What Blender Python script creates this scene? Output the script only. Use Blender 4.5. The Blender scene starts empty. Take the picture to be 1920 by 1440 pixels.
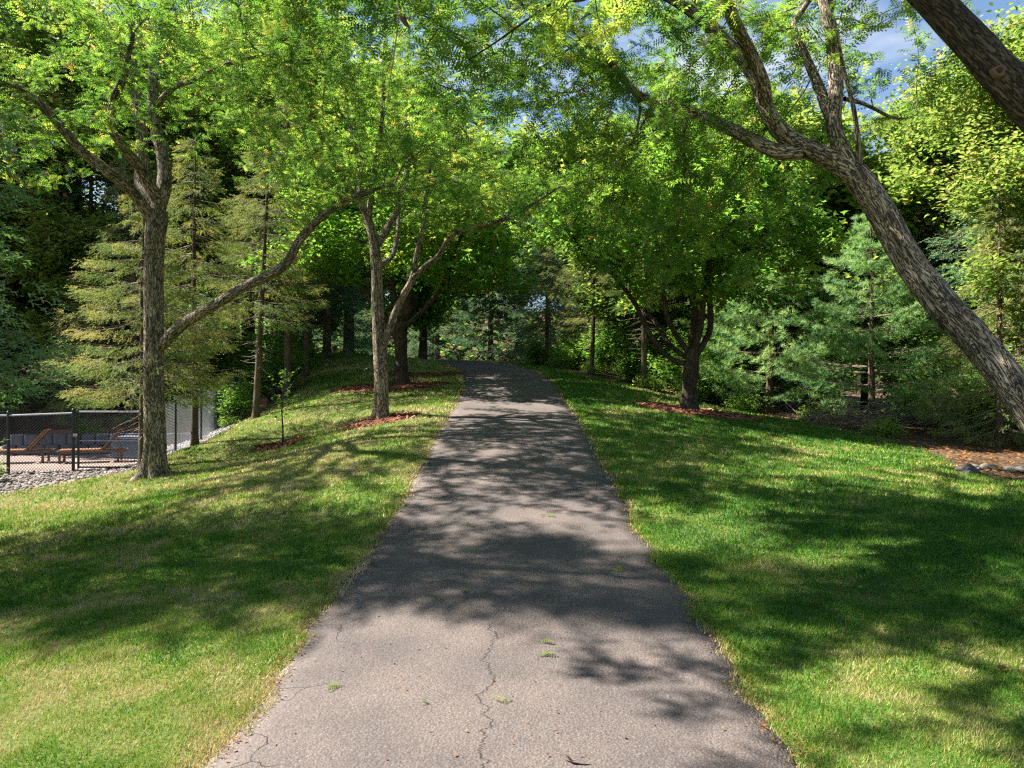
import bpy, math
import numpy as np
from mathutils import noise as mnoise, Vector
R = math.radians
rng = np.random.default_rng(11)
scene = bpy.context.scene
col = scene.collection

# ------------------------------------------------------------------ camera, sky, sun, exposure
CAMZ = 1.92
FPX = 1330.0                                   # focal length in pixels of the 1920 px wide photograph
cam_d = bpy.data.cameras.new('camera')
cam_d.sensor_width = 36.0
cam_d.lens = FPX / 1920 * 36
cam_d.clip_start = 0.05
cam_d.clip_end = 2000
cam = bpy.data.objects.new('camera', cam_d)
col.objects.link(cam)
cam.location = (0, 0, CAMZ)
cam.rotation_euler = (R(90), 0, 0)
scene.camera = cam

SUN_EL, SUN_FWD = 51.0, 10.0                   # the sun stands to the left, a little ahead of the camera
ts = Vector((-math.cos(R(SUN_EL)) * math.cos(R(SUN_FWD)), math.cos(R(SUN_EL)) * math.sin(R(SUN_FWD)), math.sin(R(SUN_EL))))
world = bpy.data.worlds.new('World')
scene.world = world
world.use_nodes = True
wn, wl = world.node_tree.nodes, world.node_tree.links
bg = wn['Background']
sky = wn.new('ShaderNodeTexSky')
sky.sky_type = 'NISHITA'
sky.sun_disc = False
sky.sun_elevation = R(SUN_EL)
sky.sun_rotation = math.atan2(ts.x, ts.y)
sky.air_density = 1.0
sky.dust_density = 0.15
sky.ozone_density = 2.2
tc = wn.new('ShaderNodeTexCoord')
mp = wn.new('ShaderNodeMapping')
mp.inputs['Scale'].default_value = (1.0, 1.0, 2.6)
mp.inputs['Location'].default_value = (0.35, 0.1, 0.2)
nz = wn.new('ShaderNodeTexNoise')
nz.inputs['Scale'].default_value = 2.3
nz.inputs['Detail'].default_value = 7
nz.inputs['Roughness'].default_value = 0.55
rp = wn.new('ShaderNodeValToRGB')
rp.color_ramp.elements[0].position = 0.55
rp.color_ramp.elements[1].position = 0.72
mx = wn.new('ShaderNodeMixRGB')
mx.inputs['Color2'].default_value = (5.2, 5.4, 5.8, 1)
wl.new(tc.outputs['Generated'], mp.inputs['Vector'])
wl.new(mp.outputs['Vector'], nz.inputs['Vector'])
wl.new(nz.outputs['Fac'], rp.inputs['Fac'])
wl.new(rp.outputs['Color'], mx.inputs['Fac'])
wl.new(sky.outputs['Color'], mx.inputs['Color1'])
wl.new(mx.outputs['Color'], bg.inputs['Color'])
bg.inputs['Strength'].default_value = 0.052

sun_d = bpy.data.lights.new('sun', 'SUN')
sun_d.energy = 5.0
sun_d.angle = R(0.55)
sun_d.color = (1.0, 0.955, 0.88)
sun = bpy.data.objects.new('sun', sun_d)
col.objects.link(sun)
sun.rotation_euler = ts.to_track_quat('Z', 'Y').to_euler()

vs = scene.view_settings
vs.view_transform = 'Standard'
vs.look = 'None'
vs.exposure = 2.0
vs.gamma = 1.0
vs.use_curve_mapping = False
cy = scene.cycles
cy.max_bounces = 10
cy.diffuse_bounces = 7
cy.glossy_bounces = 2
cy.transmission_bounces = 7
cy.transparent_max_bounces = 4
cy.sample_clamp_indirect = 6
cy.use_denoising = False
cy.filter_width = 1.3
cy.caustics_reflective = False
cy.caustics_refractive = False


# ------------------------------------------------------------------ helpers
def pt(px, py, d):
    """the point d metres ahead that the photograph shows at pixel (px, py)"""
    return np.array([(px - 960) / FPX * d, d, CAMZ - (py - 720) / FPX * d])


def tag(o, label=None, cat=None, group=None, kind=None):
    if label: o['label'] = label
    if cat: o['category'] = cat
    if group: o['group'] = group
    if kind: o['kind'] = kind
    return o


def empty(name, loc=(0, 0, 0), rz=0.0, label=None, cat=None, group=None):
    o = bpy.data.objects.new(name, None)
    o.empty_display_size = 0.2
    col.objects.link(o)
    o.location = loc
    o.rotation_euler = (0, 0, rz)
    return tag(o, label, cat, group)


def mesh_np(name, V, F, mats, attrs=None, smooth=False, mat_idx=None):
    """V (n,3), F (m,3) or (m,4) index array or a list of such arrays"""
    me = bpy.data.meshes.new(name)
    V = np.ascontiguousarray(V, dtype=np.float32)
    Fs = F if isinstance(F, list) else [F]
    Fs = [np.asarray(f, dtype=np.int32) for f in Fs if len(f)]
    me.vertices.add(len(V))
    me.vertices.foreach_set('co', V.ravel())
    loops = np.concatenate([f.ravel() for f in Fs])
    sizes = np.concatenate([np.full(len(f), f.shape[1], dtype=np.int32) for f in Fs])
    starts = np.concatenate([[0], np.cumsum(sizes)[:-1]]).astype(np.int32)
    me.loops.add(len(loops))
    me.loops.foreach_set('vertex_index', loops)
    me.polygons.add(len(sizes))
    me.polygons.foreach_set('loop_start', starts)
    me.polygons.foreach_set('loop_total', sizes)
    if smooth:
        me.polygons.foreach_set('use_smooth', np.ones(len(sizes), dtype=bool))
    if mat_idx is not None:
        me.polygons.foreach_set('material_index', np.asarray(mat_idx, dtype=np.int32))
    for k, a in (attrs or {}).items():
        a = np.ascontiguousarray(a, dtype=np.float32)
        if a.ndim == 1:
            me.attributes.new(k, 'FLOAT', 'POINT').data.foreach_set('value', a)
        else:
            me.attributes.new(k, 'FLOAT_VECTOR', 'POINT').data.foreach_set('vector', a.ravel())
    for m in (mats if isinstance(mats, list) else [mats]):
        me.materials.append(m)
    me.update()
    me.validate()
    return me


def link(name, me, parent=None, loc=None, rz=0.0):
    o = bpy.data.objects.new(name, me)
    col.objects.link(o)
    if parent is not None: o.parent = parent
    if loc is not None: o.location = loc
    if rz: o.rotation_euler = (0, 0, rz)
    return o


def unit(v):
    return v / np.maximum(np.linalg.norm(v, axis=-1, keepdims=True), 1e-9)


def vnoise(p, scale=1.0, seed=0):
    """value noise of 2-D or 3-D points, 0..1"""
    p = np.asarray(p, dtype=np.float64) * scale + 173.3
    i = np.floor(p).astype(np.int64)
    f = p - i
    f = f * f * (3 - 2 * f)
    dim = p.shape[-1]
    out = np.zeros(p.shape[:-1])
    for c in range(2 ** dim):
        h = np.full(p.shape[:-1], seed * 7919 + 17, dtype=np.int64)
        w = np.ones(p.shape[:-1])
        for k in range(dim):
            b = (c >> k) & 1
            h = (h * 31 + (i[..., k] + b) * (73856093, 19349663, 83492791)[k]) & 0x7fffffff
            w = w * (f[..., k] if b else 1 - f[..., k])
        h = (h ^ (h >> 13)) * 1274126177 & 0x7fffffff
        h = h ^ (h >> 16)
        out += w * ((h & 0xffff) / 65535.0)
    return out


def fbm(p, scale=1.0, seed=0, oct=3):
    a, t, s = 0.5, 0, 0
    for k in range(oct):
        t = t + a * vnoise(p, scale * 2 ** k, seed + k)
        s += a
        a *= 0.5
    return t / s


class MB:
    """collects simple solids; build() makes ONE mesh object of them"""
    def __init__(self):
        self.V, self.F = [], []
        self.n = 0

    def add(self, V, F):
        self.V.append(np.asarray(V, float))
        self.F += [tuple(i + self.n for i in f) for f in F]
        self.n += len(V)

    def box(self, c, s, rot=None):
        v = np.array([[x, y, z] for x in (-.5, .5) for y in (-.5, .5) for z in (-.5, .5)]) * np.asarray(s)
        if rot is not None: v = v @ np.asarray(rot).T
        self.add(v + np.asarray(c), [(0, 1, 3, 2), (4, 6, 7, 5), (0, 4, 5, 1), (2, 3, 7, 6), (0, 2, 6, 4), (1, 5, 7, 3)])

    def rod(self, a, b, r, n=8, r2=None):
        a, b = np.asarray(a, float), np.asarray(b, float)
        V, F, _ = tube(np.array([a, b]), np.array([r, r if r2 is None else r2]), n)
        m = len(V)
        F = [tuple(f) for f in F] + [tuple(range(n - 1, -1, -1)), tuple(range(m - n, m))]
        self.add(V, F)

    def build(self, name, mat, parent=None, loc=None, rz=0.0, smooth=False, attrs=None):
        me = bpy.data.meshes.new(name)
        me.from_pydata(np.concatenate(self.V).tolist(), [], self.F)
        if smooth: me.polygons.foreach_set('use_smooth', np.ones(len(me.polygons), dtype=bool))
        me.materials.append(mat)
        me.update()
        return link(name, me, parent, loc, rz)


def tube(P, rad, n, twist=0.0):
    """round tube along the polyline P; returns vertices, quads and the bark coordinates (around, around, along)"""
    P = np.asarray(P, float)
    m = len(P)
    T = np.empty_like(P)
    T[1:-1] = P[2:] - P[:-2]
    T[0], T[-1] = P[1] - P[0], P[-1] - P[-2]
    T = unit(T)
    ref = np.array([0, 1.0, 0]) if abs(T[0][1]) < 0.9 else np.array([1.0, 0, 0])
    u = unit(np.cross(T[0], ref))
    U = np.empty_like(P)
    for k in range(m):
        u = u - T[k] * np.dot(u, T[k])
        u = u / max(np.linalg.norm(u), 1e-9)
        U[k] = u
    W = np.cross(T, U)
    th = np.arange(n) / n * 2 * np.pi
    s = np.concatenate([[0], np.cumsum(np.linalg.norm(np.diff(P, axis=0), axis=1))])
    c, sn = np.cos(th + 0), np.sin(th + 0)
    rad = np.asarray(rad, float)
    rr = rad[:, None] if rad.ndim == 1 else rad
    V = P[:, None, :] + rr[..., None] * (U[:, None, :] * c[None, :, None] + W[:, None, :] * sn[None, :, None])
    rb = float(np.mean(rr))
    B = np.stack([np.broadcast_to(rb * c, (m, n)), np.broadcast_to(rb * sn, (m, n)), np.broadcast_to(s[:, None], (m, n))], -1)
    i = np.arange(m - 1)[:, None] * n
    j = np.arange(n)[None, :]
    j2 = (j + 1) % n
    F = np.stack([i + j, i + j2, i + n + j2, i + n + j], -1).reshape(-1, 4)
    return V.reshape(-1, 3), F, B.reshape(-1, 3)


def join_tubes(ts_):
    V, F, B, n = [], [], [], 0
    for v, f, b in ts_:
        V.append(v); F.append(f + n); B.append(b + np.array([0, 0, (n * 0.37) % 50])); n += len(v)
    return np.concatenate(V), np.concatenate(F), np.concatenate(B)


# ------------------------------------------------------------------ materials
def mat(name):
    m = bpy.data.materials.new(name)
    m.use_nodes = True
    return m, m.node_tree.nodes, m.node_tree.links, m.node_tree.nodes['Principled BSDF']


def node(nt, typ, **kw):
    n = nt.new(typ)
    for k, v in kw.items():
        if k in n.inputs: n.inputs[k].default_value = v
        else: setattr(n, k, v)
    return n


def ramp(nt, stops):
    n = nt.new('ShaderNodeValToRGB')
    e = n.color_ramp.elements
    while len(e) < len(stops): e.new(0.5)
    for k, (p, c) in enumerate(stops):
        e[k].position = p
        e[k].color = (*c, 1) if len(c) == 3 else c
    return n


def simple(name, c, rough=0.6, metal=0.0, var=0.15, scale=6.0, bump=0.0):
    m, N, L, b = mat(name)
    t = node(N, 'ShaderNodeTexCoord')
    nzz = node(N, 'ShaderNodeTexNoise', Scale=scale, Detail=6.0, Roughness=0.6)
    L.new(t.outputs['Object'], nzz.inputs['Vector'])
    r_ = ramp(N, [(0.3, tuple(x * (1 - var) for x in c)), (0.7, tuple(min(1, x * (1 + var)) for x in c))])
    L.new(nzz.outputs['Fac'], r_.inputs['Fac'])
    L.new(r_.outputs['Color'], b.inputs['Base Color'])
    b.inputs['Roughness'].default_value = rough
    b.inputs['Metallic'].default_value = metal
    if bump:
        bp = node(N, 'ShaderNodeBump', Strength=bump, Distance=0.01)
        L.new(nzz.outputs['Fac'], bp.inputs['Height'])
        L.new(bp.outputs['Normal'], b.inputs['Normal'])
    return m


def leaf_mat(name, stops, trans, tfac=0.45, rough=0.6, spec=0.14):
    """thin leaf: reflects and lets light through; colour runs along the per-leaf attribute 'tint'"""
    m, N, L, b = mat(name)
    a = node(N, 'ShaderNodeAttribute', attribute_name='tint')
    r1 = ramp(N, stops)
    r2 = ramp(N, trans)
    L.new(a.outputs['Fac'], r1.inputs['Fac'])
    L.new(a.outputs['Fac'], r2.inputs['Fac'])
    L.new(r1.outputs['Color'], b.inputs['Base Color'])
    b.inputs['Roughness'].default_value = rough
    b.inputs['Specular IOR Level'].default_value = spec
    tr = node(N, 'ShaderNodeBsdfTranslucent')
    L.new(r2.outputs['Color'], tr.inputs['Color'])
    mix = node(N, 'ShaderNodeMixShader')
    mix.inputs['Fac'].default_value = tfac
    L.new(b.outputs['BSDF'], mix.inputs[1])
    L.new(tr.outputs['BSDF'], mix.inputs[2])
    L.new(mix.outputs['Shader'], N['Material Output'].inputs['Surface'])
    return m


def bark_mat(name, dark, mid, light, scale=14.0, bump=0.7, ratio=0.16):
    m, N, L, b = mat(name)
    a = node(N, 'ShaderNodeAttribute', attribute_name='bark')
    mpp = node(N, 'ShaderNodeMapping')
    mpp.inputs['Scale'].default_value = (1, 1, ratio)
    L.new(a.outputs['Vector'], mpp.inputs['Vector'])
    n1 = node(N, 'ShaderNodeTexNoise', Scale=scale, Detail=5.0, Roughness=0.52, Distortion=0.4)
    vo = node(N, 'ShaderNodeTexVoronoi', feature='DISTANCE_TO_EDGE', Scale=scale * 1.3)
    n2 = node(N, 'ShaderNodeTexNoise', Scale=2.2, Detail=4.0)
    ad = node(N, 'ShaderNodeMixRGB', blend_type='ADD')
    ad.inputs['Fac'].default_value = 0.35
    L.new(mpp.outputs['Vector'], n1.inputs['Vector'])
    L.new(mpp.outputs['Vector'], ad.inputs['Color1'])
    L.new(n1.outputs['Color'], ad.inputs['Color2'])
    L.new(ad.outputs['Color'], vo.inputs['Vector'])
    L.new(a.outputs['Vector'], n2.inputs['Vector'])
    mm = node(N, 'ShaderNodeMath', operation='MULTIPLY')
    mr = node(N, 'ShaderNodeMapRange')
    mr.inputs['From Max'].default_value = 0.16
    L.new(vo.outputs['Distance'], mr.inputs['Value'])
    L.new(mr.outputs['Result'], mm.inputs[0])
    L.new(n1.outputs['Fac'], mm.inputs[1])
    r_ = ramp(N, [(0.05, dark), (0.3, mid), (0.62, light)])
    L.new(mm.outputs['Value'], r_.inputs['Fac'])
    mxx = node(N, 'ShaderNodeMixRGB', blend_type='MULTIPLY')
    r3 = ramp(N, [(0.3, (0.5, 0.53, 0.47)), (0.7, (1.15, 1.06, 0.98))])
    L.new(n2.outputs['Fac'], r3.inputs['Fac'])
    mxx.inputs['Fac'].default_value = 1.0
    L.new(r_.outputs['Color'], mxx.inputs['Color1'])
    L.new(r3.outputs['Color'], mxx.inputs['Color2'])
    L.new(mxx.outputs['Color'], b.inputs['Base Color'])
    b.inputs['Roughness'].default_value = 0.9
    b.inputs['Specular IOR Level'].default_value = 0.15
    bp = node(N, 'ShaderNodeBump', Strength=bump, Distance=0.03)
    L.new(mm.outputs['Value'], bp.inputs['Height'])
    L.new(bp.outputs['Normal'], b.inputs['Normal'])
    return m


M = {}
M['bark'] = bark_mat('locust_bark', (0.040, 0.030, 0.022), (0.25, 0.200, 0.150), (0.52, 0.44, 0.36), scale=15, bump=1.0, ratio=0.16)
M['bark_maple_and_shade'] = bark_mat('maple_and_shaded_bark', (0.022, 0.017, 0.013), (0.065, 0.052, 0.040), (0.14, 0.115, 0.09), scale=16)
M['bark_spruce'] = bark_mat('spruce_bark', (0.04, 0.028, 0.02), (0.15, 0.11, 0.08), (0.27, 0.21, 0.16), scale=30, ratio=0.6)
M['twig'] = simple('twig_bark', (0.11, 0.085, 0.06), 0.9, var=0.35)
M['twig_dead'] = simple('dead_twig_bark', (0.20, 0.15, 0.11), 0.9, var=0.35)
M['locust'] = leaf_mat('locust_leaf',
    [(0.0, (0.037, 0.092, 0.022)), (0.45, (0.099, 0.169, 0.032)), (0.85, (0.203, 0.253, 0.054)), (1.0, (0.348, 0.282, 0.054))],
    [(0.0, (0.121, 0.266, 0.030)), (0.45, (0.296, 0.466, 0.050)), (0.85, (0.505, 0.598, 0.090)), (1.0, (0.681, 0.553, 0.080))], 0.53)
M['maple'] = leaf_mat('maple_leaf',
    [(0.0, (0.030, 0.094, 0.015)), (0.5, (0.069, 0.156, 0.022)), (0.93, (0.140, 0.225, 0.027)), (1.0, (0.336, 0.175, 0.050))],
    [(0.0, (0.120, 0.338, 0.019)), (0.5, (0.269, 0.494, 0.058)), (0.93, (0.538, 0.650, 0.091)), (1.0, (0.747, 0.390, 0.065))], 0.5)
M['broad'] = leaf_mat('broad_leaf',
    [(0.0, (0.049, 0.109, 0.018)), (0.5, (0.114, 0.180, 0.030)), (0.88, (0.206, 0.240, 0.052)), (1.0, (0.304, 0.186, 0.081))],
    [(0.0, (0.158, 0.296, 0.043)), (0.5, (0.338, 0.465, 0.076)), (0.88, (0.496, 0.539, 0.119)), (1.0, (0.570, 0.359, 0.140))], 0.48)
M['spruce'] = leaf_mat('spruce_needles',
    [(0.0, (0.053, 0.095, 0.028)), (0.45, (0.116, 0.171, 0.050)), (0.75, (0.219, 0.240, 0.083)), (1.0, (0.335, 0.278, 0.121))],
    [(0.0, (0.097, 0.171, 0.023)), (0.5, (0.266, 0.317, 0.057)), (1.0, (0.483, 0.397, 0.115))], 0.35, 0.65)
M['spruce_dark'] = leaf_mat('dark_spruce_needles',
    [(0.0, (0.047, 0.126, 0.070)), (0.5, (0.095, 0.199, 0.111)), (1.0, (0.295, 0.317, 0.154))],
    [(0.0, (0.118, 0.282, 0.108)), (1.0, (0.353, 0.470, 0.173))], 0.3, 0.65)
M['spruce_near'] = leaf_mat('blue_green_spruce_needles',
    [(0.0, (0.029, 0.098, 0.042)), (0.5, (0.072, 0.163, 0.078)), (1.0, (0.182, 0.247, 0.130))],
    [(0.0, (0.070, 0.196, 0.042)), (1.0, (0.196, 0.336, 0.070))], 0.28, 0.65)
M['pine'] = leaf_mat('pine_needles',
    [(0.0, (0.086, 0.219, 0.094)), (0.5, (0.180, 0.336, 0.149)), (1.0, (0.312, 0.438, 0.188))],
    [(0.0, (0.195, 0.423, 0.109)), (1.0, (0.488, 0.683, 0.187))], 0.4, 0.65)
M['shrub'] = leaf_mat('shrub_leaf',
    [(0.0, (0.036, 0.104, 0.026)), (0.5, (0.091, 0.189, 0.036)), (0.9, (0.195, 0.260, 0.052)), (1.0, (0.312, 0.208, 0.091))],
    [(0.0, (0.112, 0.300, 0.037)), (0.5, (0.275, 0.525, 0.056)), (1.0, (0.525, 0.600, 0.100))], 0.48)
M['grass'] = leaf_mat('grass_blade',
    [(0.0, (0.030, 0.100, 0.008)), (0.35, (0.076, 0.205, 0.013)), (0.6, (0.220, 0.280, 0.036)), (0.82, (0.40, 0.335, 0.120)), (1.0, (0.54, 0.41, 0.22))],
    [(0.0, (0.06, 0.20, 0.01)), (0.35, (0.12, 0.28, 0.015)), (0.6, (0.25, 0.33, 0.03)), (1.0, (0.45, 0.36, 0.16))], 0.3, 0.5, 0.25)
M['dead_leaf'] = leaf_mat('dead_leaf',
    [(0.0, (0.065, 0.042, 0.028)), (0.5, (0.26, 0.11, 0.035)), (0.8, (0.36, 0.22, 0.07)), (1.0, (0.30, 0.33, 0.05))],
    [(0.0, (0.2, 0.08, 0.03)), (1.0, (0.4, 0.3, 0.08))], 0.2, 0.7)
M['mulch'] = leaf_mat('mulch_chips',
    [(0.0, (0.06, 0.022, 0.015)), (0.5, (0.18, 0.068, 0.042)), (1.0, (0.40, 0.21, 0.13))],
    [(0.0, (0.05, 0.016, 0.010)), (1.0, (0.2, 0.08, 0.04))], 0.0, 0.85)
M['black'] = simple('black_coated_steel', (0.016, 0.017, 0.018), 0.45, 0.3)
M['rail'] = simple('rail_and_sunlit_mesh_steel', (0.30, 0.31, 0.33), 0.35, 0.8)
M['wood_orange'] = simple('orange_oiled_wood', (0.27, 0.125, 0.05), 0.5, var=0.3, scale=9)
M['wood_dark'] = simple('brown_wood', (0.11, 0.06, 0.035), 0.7, var=0.3, scale=9)
M['cushion'] = simple('blue_grey_fabric', (0.13, 0.18, 0.25), 0.9, var=0.15)
M['block'] = simple('blue_grey_block', (0.075, 0.090, 0.125), 0.9, var=0.35, bump=0.4)
M['timber'] = simple('rust_timber', (0.24, 0.085, 0.05), 0.85, var=0.35, bump=0.3)
M['stone'] = simple('field_stone', (0.13, 0.11, 0.085), 0.9, var=0.3, scale=8, bump=0.6)
M['stone_dark'] = simple('dark_field_stone', (0.06, 0.052, 0.05), 0.9, var=0.4, scale=8, bump=0.6)
M['plastic'] = simple('grey_plastic', (0.16, 0.17, 0.18), 0.4)
M['glass'] = simple('dark_lens', (0.01, 0.01, 0.012), 0.08)
M['pod'] = simple('brown_seed_pod', (0.06, 0.028, 0.018), 0.45, var=0.3, scale=30)

# ------------------------------------------------------------------ terrain heights
PATH = np.array([  # y, x of the middle, z
    (-8, -0.05, 0.0), (0, -0.05, 0.0), (3.5, -0.05, 0.02), (5.2, 0.0, 0.05), (8.2, 0.0, 0.19), (10.8, 0.02, 0.45), (14.9, 0.0, 0.95),
    (19.5, 0.0, 1.46), (23.6, -0.08, 1.92), (27, -0.38, 2.27), (31, -0.95, 2.63), (36, -2.3, 3.0), (41, -4.8, 3.32), (45, -8.6, 3.5),
    (47.5, -13.5, 3.62), (48.5, -20, 3.7), (48.5, -32, 3.7)])
W2 = 1.5
CTRL = [tuple(p) for p in (
    (-2.6, 3, 0.0), (-2.4, 6, .03), (-3, 8.5, .10), (-3.2, 11, .36), (-3, 14, .76), (-5, 5, -.12), (-6, 8, -.25), (-9, 9, -.45), (-12, 11, -.5), (-9, 4, -.35),
    (-14, 6, -.6), (-5, 11.5, .12), (-6.2, 13.3, .02), (-10.5, 14.5, -.33), (-10.2, 16.5, -.15), (-8.7, 16.5, -.05), (-7.55, 15, -.03), (-8.4, 16.2, 0.0),
    (-8.1, 18, .36), (-7.6, 21, .92), (-5.5, 17, .44), (-3.13, 17, 1.10), (-3.75, 24, 1.88), (-4, 28, 2.3), (-8.9, 33, 3.25), (-6, 34, 3.15),
    (-7.2, 24, 1.52), (-7.6, 28, 2.3), (-8.8, 18.5, 0.05), (-9.0, 20.5, .28), (-9.6, 23, .42), (-10.2, 26, .85), (-10.8, 29, 1.3),
    (-11, 18, -.2), (-14, 18, -.2), (-18, 18, -.2), (-14, 22, -.2), (-18, 22, -.2), (-10.7, 21, -.1), (-14, 16, -.25), (-19, 15, -.35),
    (-14, 26.5, .9), (-18, 27, 1.1), (-12.2, 27, 1.0), (-14, 32, 2.0), (-20, 34, 2.2),
    (5, 20, 1.2), (6.4, 24, 1.25), (3.85, 25.3, 1.86), (2.5, 29, 2.28), (1.5, 33, 2.68), (8.8, 20, .76), (9.9, 16, .40), (10.5, 14.5, .32), (7, 10, .28),
    (5, 6, .14), (3, 3.5, .03), (3.6, 9, .24), (3, 13, .66), (3, 17, 1.1), (6, 14, .52), (9, 6, .2), (12, 10, .25), (12, 4, .2), (2.6, 21.5, 1.58),
    (12, 20, .5), (14, 14, .25), (10, 26, 1.0), (15, 26, .8), (6, 32, 2.2), (12, 36, 1.6), (20, 20, .3), (20, 10, .2), (25, 35, 1.0), (5, 45, 3.0),
    (0, 52, 3.6), (-4, 47, 3.5), (-10, 54, 3.8), (-22, 54, 3.9), (-28, 40, 3.0), (-32, 20, .5), (-32, 4, -.5), (-20, 10, -.45), (-20, -6, -.4), (15, -8, .1),
    (-60, 0, 0), (-60, 60, 3), (60, 0, 0), (60, 60, 2), (0, 110, 4), (-60, 110, 4), (60, 110, 4), (0, -20, 0), (-40, -20, 0), (40, -20, 0))]
for y_, x_, z_ in PATH:
    CTRL += [(x_, y_, z_)]
    if 0 <= y_ < 32: CTRL += [(x_ - W2, y_, z_ - .015), (x_ + W2, y_, z_ - .015)]
CTRL = np.array(CTRL)
_c = CTRL[:, :2]


def _phi(r): return r * r * np.log(np.maximum(r, 1e-6))


_n = len(_c)
_K = _phi(np.linalg.norm(_c[:, None] - _c[None], axis=-1)) + np.eye(_n) * 0.25
_P = np.hstack([np.ones((_n, 1)), _c])
_w = np.linalg.solve(np.block([[_K, _P], [_P.T, np.zeros((3, 3))]]), np.concatenate([CTRL[:, 2], np.zeros(3)]))


def ground(xy):
    xy = np.atleast_2d(np.asarray(xy, float))
    out = np.empty(len(xy))
    for s in range(0, len(xy), 20000):
        q = xy[s:s + 20000]
        out[s:s + 20000] = _phi(np.linalg.norm(q[:, None] - _c[None], axis=-1)) @ _w[:_n] + _w[_n] + q @ _w[_n + 1:]
    return out


def gz(x, y): return float(ground([[x, y]])[0])


# centre line of the driveway, evenly spaced and smooth
_t = np.linspace(0, len(PATH) - 1, 900)


def _cr(P, t):
    i = np.clip(np.floor(t).astype(int), 0, len(P) - 2)
    f = (t - i)[:, None]
    p0, p1, p2, p3 = P[np.maximum(i - 1, 0)], P[i], P[i + 1], P[np.minimum(i + 2, len(P) - 1)]
    return 0.5 * (2 * p1 + (p2 - p0) * f + (2 * p0 - 5 * p1 + 4 * p2 - p3) * f ** 2 + (3 * p1 - p0 - 3 * p2 + p3) * f ** 3)


CL = _cr(PATH[:, [1, 0, 2]], _t)
_s = np.concatenate([[0], np.cumsum(np.linalg.norm(np.diff(CL[:, :2], axis=0), axis=1))])
_sg = np.arange(0, _s[-1], 0.12)
CL = np.stack([np.interp(_sg, _s, CL[:, k]) for k in range(3)], 1)
_T = unit(np.gradient(CL[:, :2], axis=0))
CLN = np.stack([_T[:, 1], -_T[:, 0]], 1)          # points to the right of travel
EDGE_L = -W2 + 0.14 * (fbm(np.stack([_sg, 0 * _sg], 1), 0.9, 3) - .5) + 0.16 * (fbm(np.stack([_sg, 0 * _sg], 1), 5, 5) - .5)
EDGE_R = W2 + 0.14 * (fbm(np.stack([_sg, 0 * _sg], 1), 0.9, 8) - .5) + 0.16 * (fbm(np.stack([_sg, 0 * _sg], 1), 5, 9) - .5)


def path_off(xy):
    """signed sideways distance from the middle of the driveway, and the sample it is nearest to"""
    xy = np.atleast_2d(xy)
    off, idx = np.empty(len(xy)), np.empty(len(xy), int)
    for s in range(0, len(xy), 20000):
        q = xy[s:s + 20000]
        c = ((q[:, None] - CL[None, ::16, :2]) ** 2).sum(-1).argmin(1) * 16
        w = np.clip(c[:, None] + np.arange(-16, 17, 2)[None], 0, len(CL) - 1)
        d2 = ((q[:, None] - CL[w, :2]) ** 2).sum(-1)
        j = d2.argmin(1)
        i = w[np.arange(len(q)), j]
        dm = np.sqrt(d2[np.arange(len(q)), j])
        idx[s:s + 20000] = i
        o_ = ((q - CL[i, :2]) * CLN[i]).sum(-1)
        off[s:s + 20000] = np.where(dm > 3.0, np.sign(o_ + 1e-9) * dm, o_)
    return off, idx


def inside(poly, xy):
    x, y = xy[:, 0], xy[:, 1]
    r = np.zeros(len(xy), bool)
    n = len(poly)
    for k in range(n):
        x1, y1 = poly[k]
        x2, y2 = poly[(k + 1) % n]
        c = ((y1 > y) != (y2 > y)) & (x < (x2 - x1) * (y - y1) / ((y2 - y1) if y2 != y1 else 1e-9) + x1)
        r ^= c
    return r


LAWN = [(-13.5, -8), (-13.5, 6), (-12.2, 11.2), (-10.6, 14.2), (-9.7, 15.5), (-8.75, 16.15), (-8.45, 18.2), (-8.35, 20.5), (-8.3, 22.5), (-8.1, 24.5),
        (-8.5, 28), (-10, 33), (-12, 36), (-16, 43), (-34, 45), (-34, 52), (-12, 51), (-4, 47.5), (-0.8, 40), (1.0, 36), (2.0, 33), (3.1, 29), (4.4, 25.7), (6.6, 24),
        (7.8, 21.8), (8.8, 19.3), (9.3, 16.4), (8.8, 14.6), (8.2, 13.2), (8.3, 12.0), (8.9, 10.6), (10, 8.8), (11.5, 5.5), (13, -8)]
GRAVEL = [(-24, 12.3), (-13.5, 12.3), (-12.2, 11.2), (-10.6, 14.2), (-9.7, 15.5), (-8.75, 16.15), (-8.6, 17.3), (-9.4, 17.25), (-24, 17.25)]
ROCKBED = [(-8.6, 17.3), (-8.5, 18.2), (-8.4, 20.5), (-8.5, 22.5), (-8.6, 24.2), (-10.6, 24.2), (-12.2, 22.9), (-11.2, 20.9), (-9.4, 20.2), (-9.4, 17.25)]
PATIO = [(-24, 17.25), (-9.4, 17.25), (-9.4, 20.2), (-11.2, 20.9), (-12.2, 22.9), (-24, 22.9)]


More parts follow.
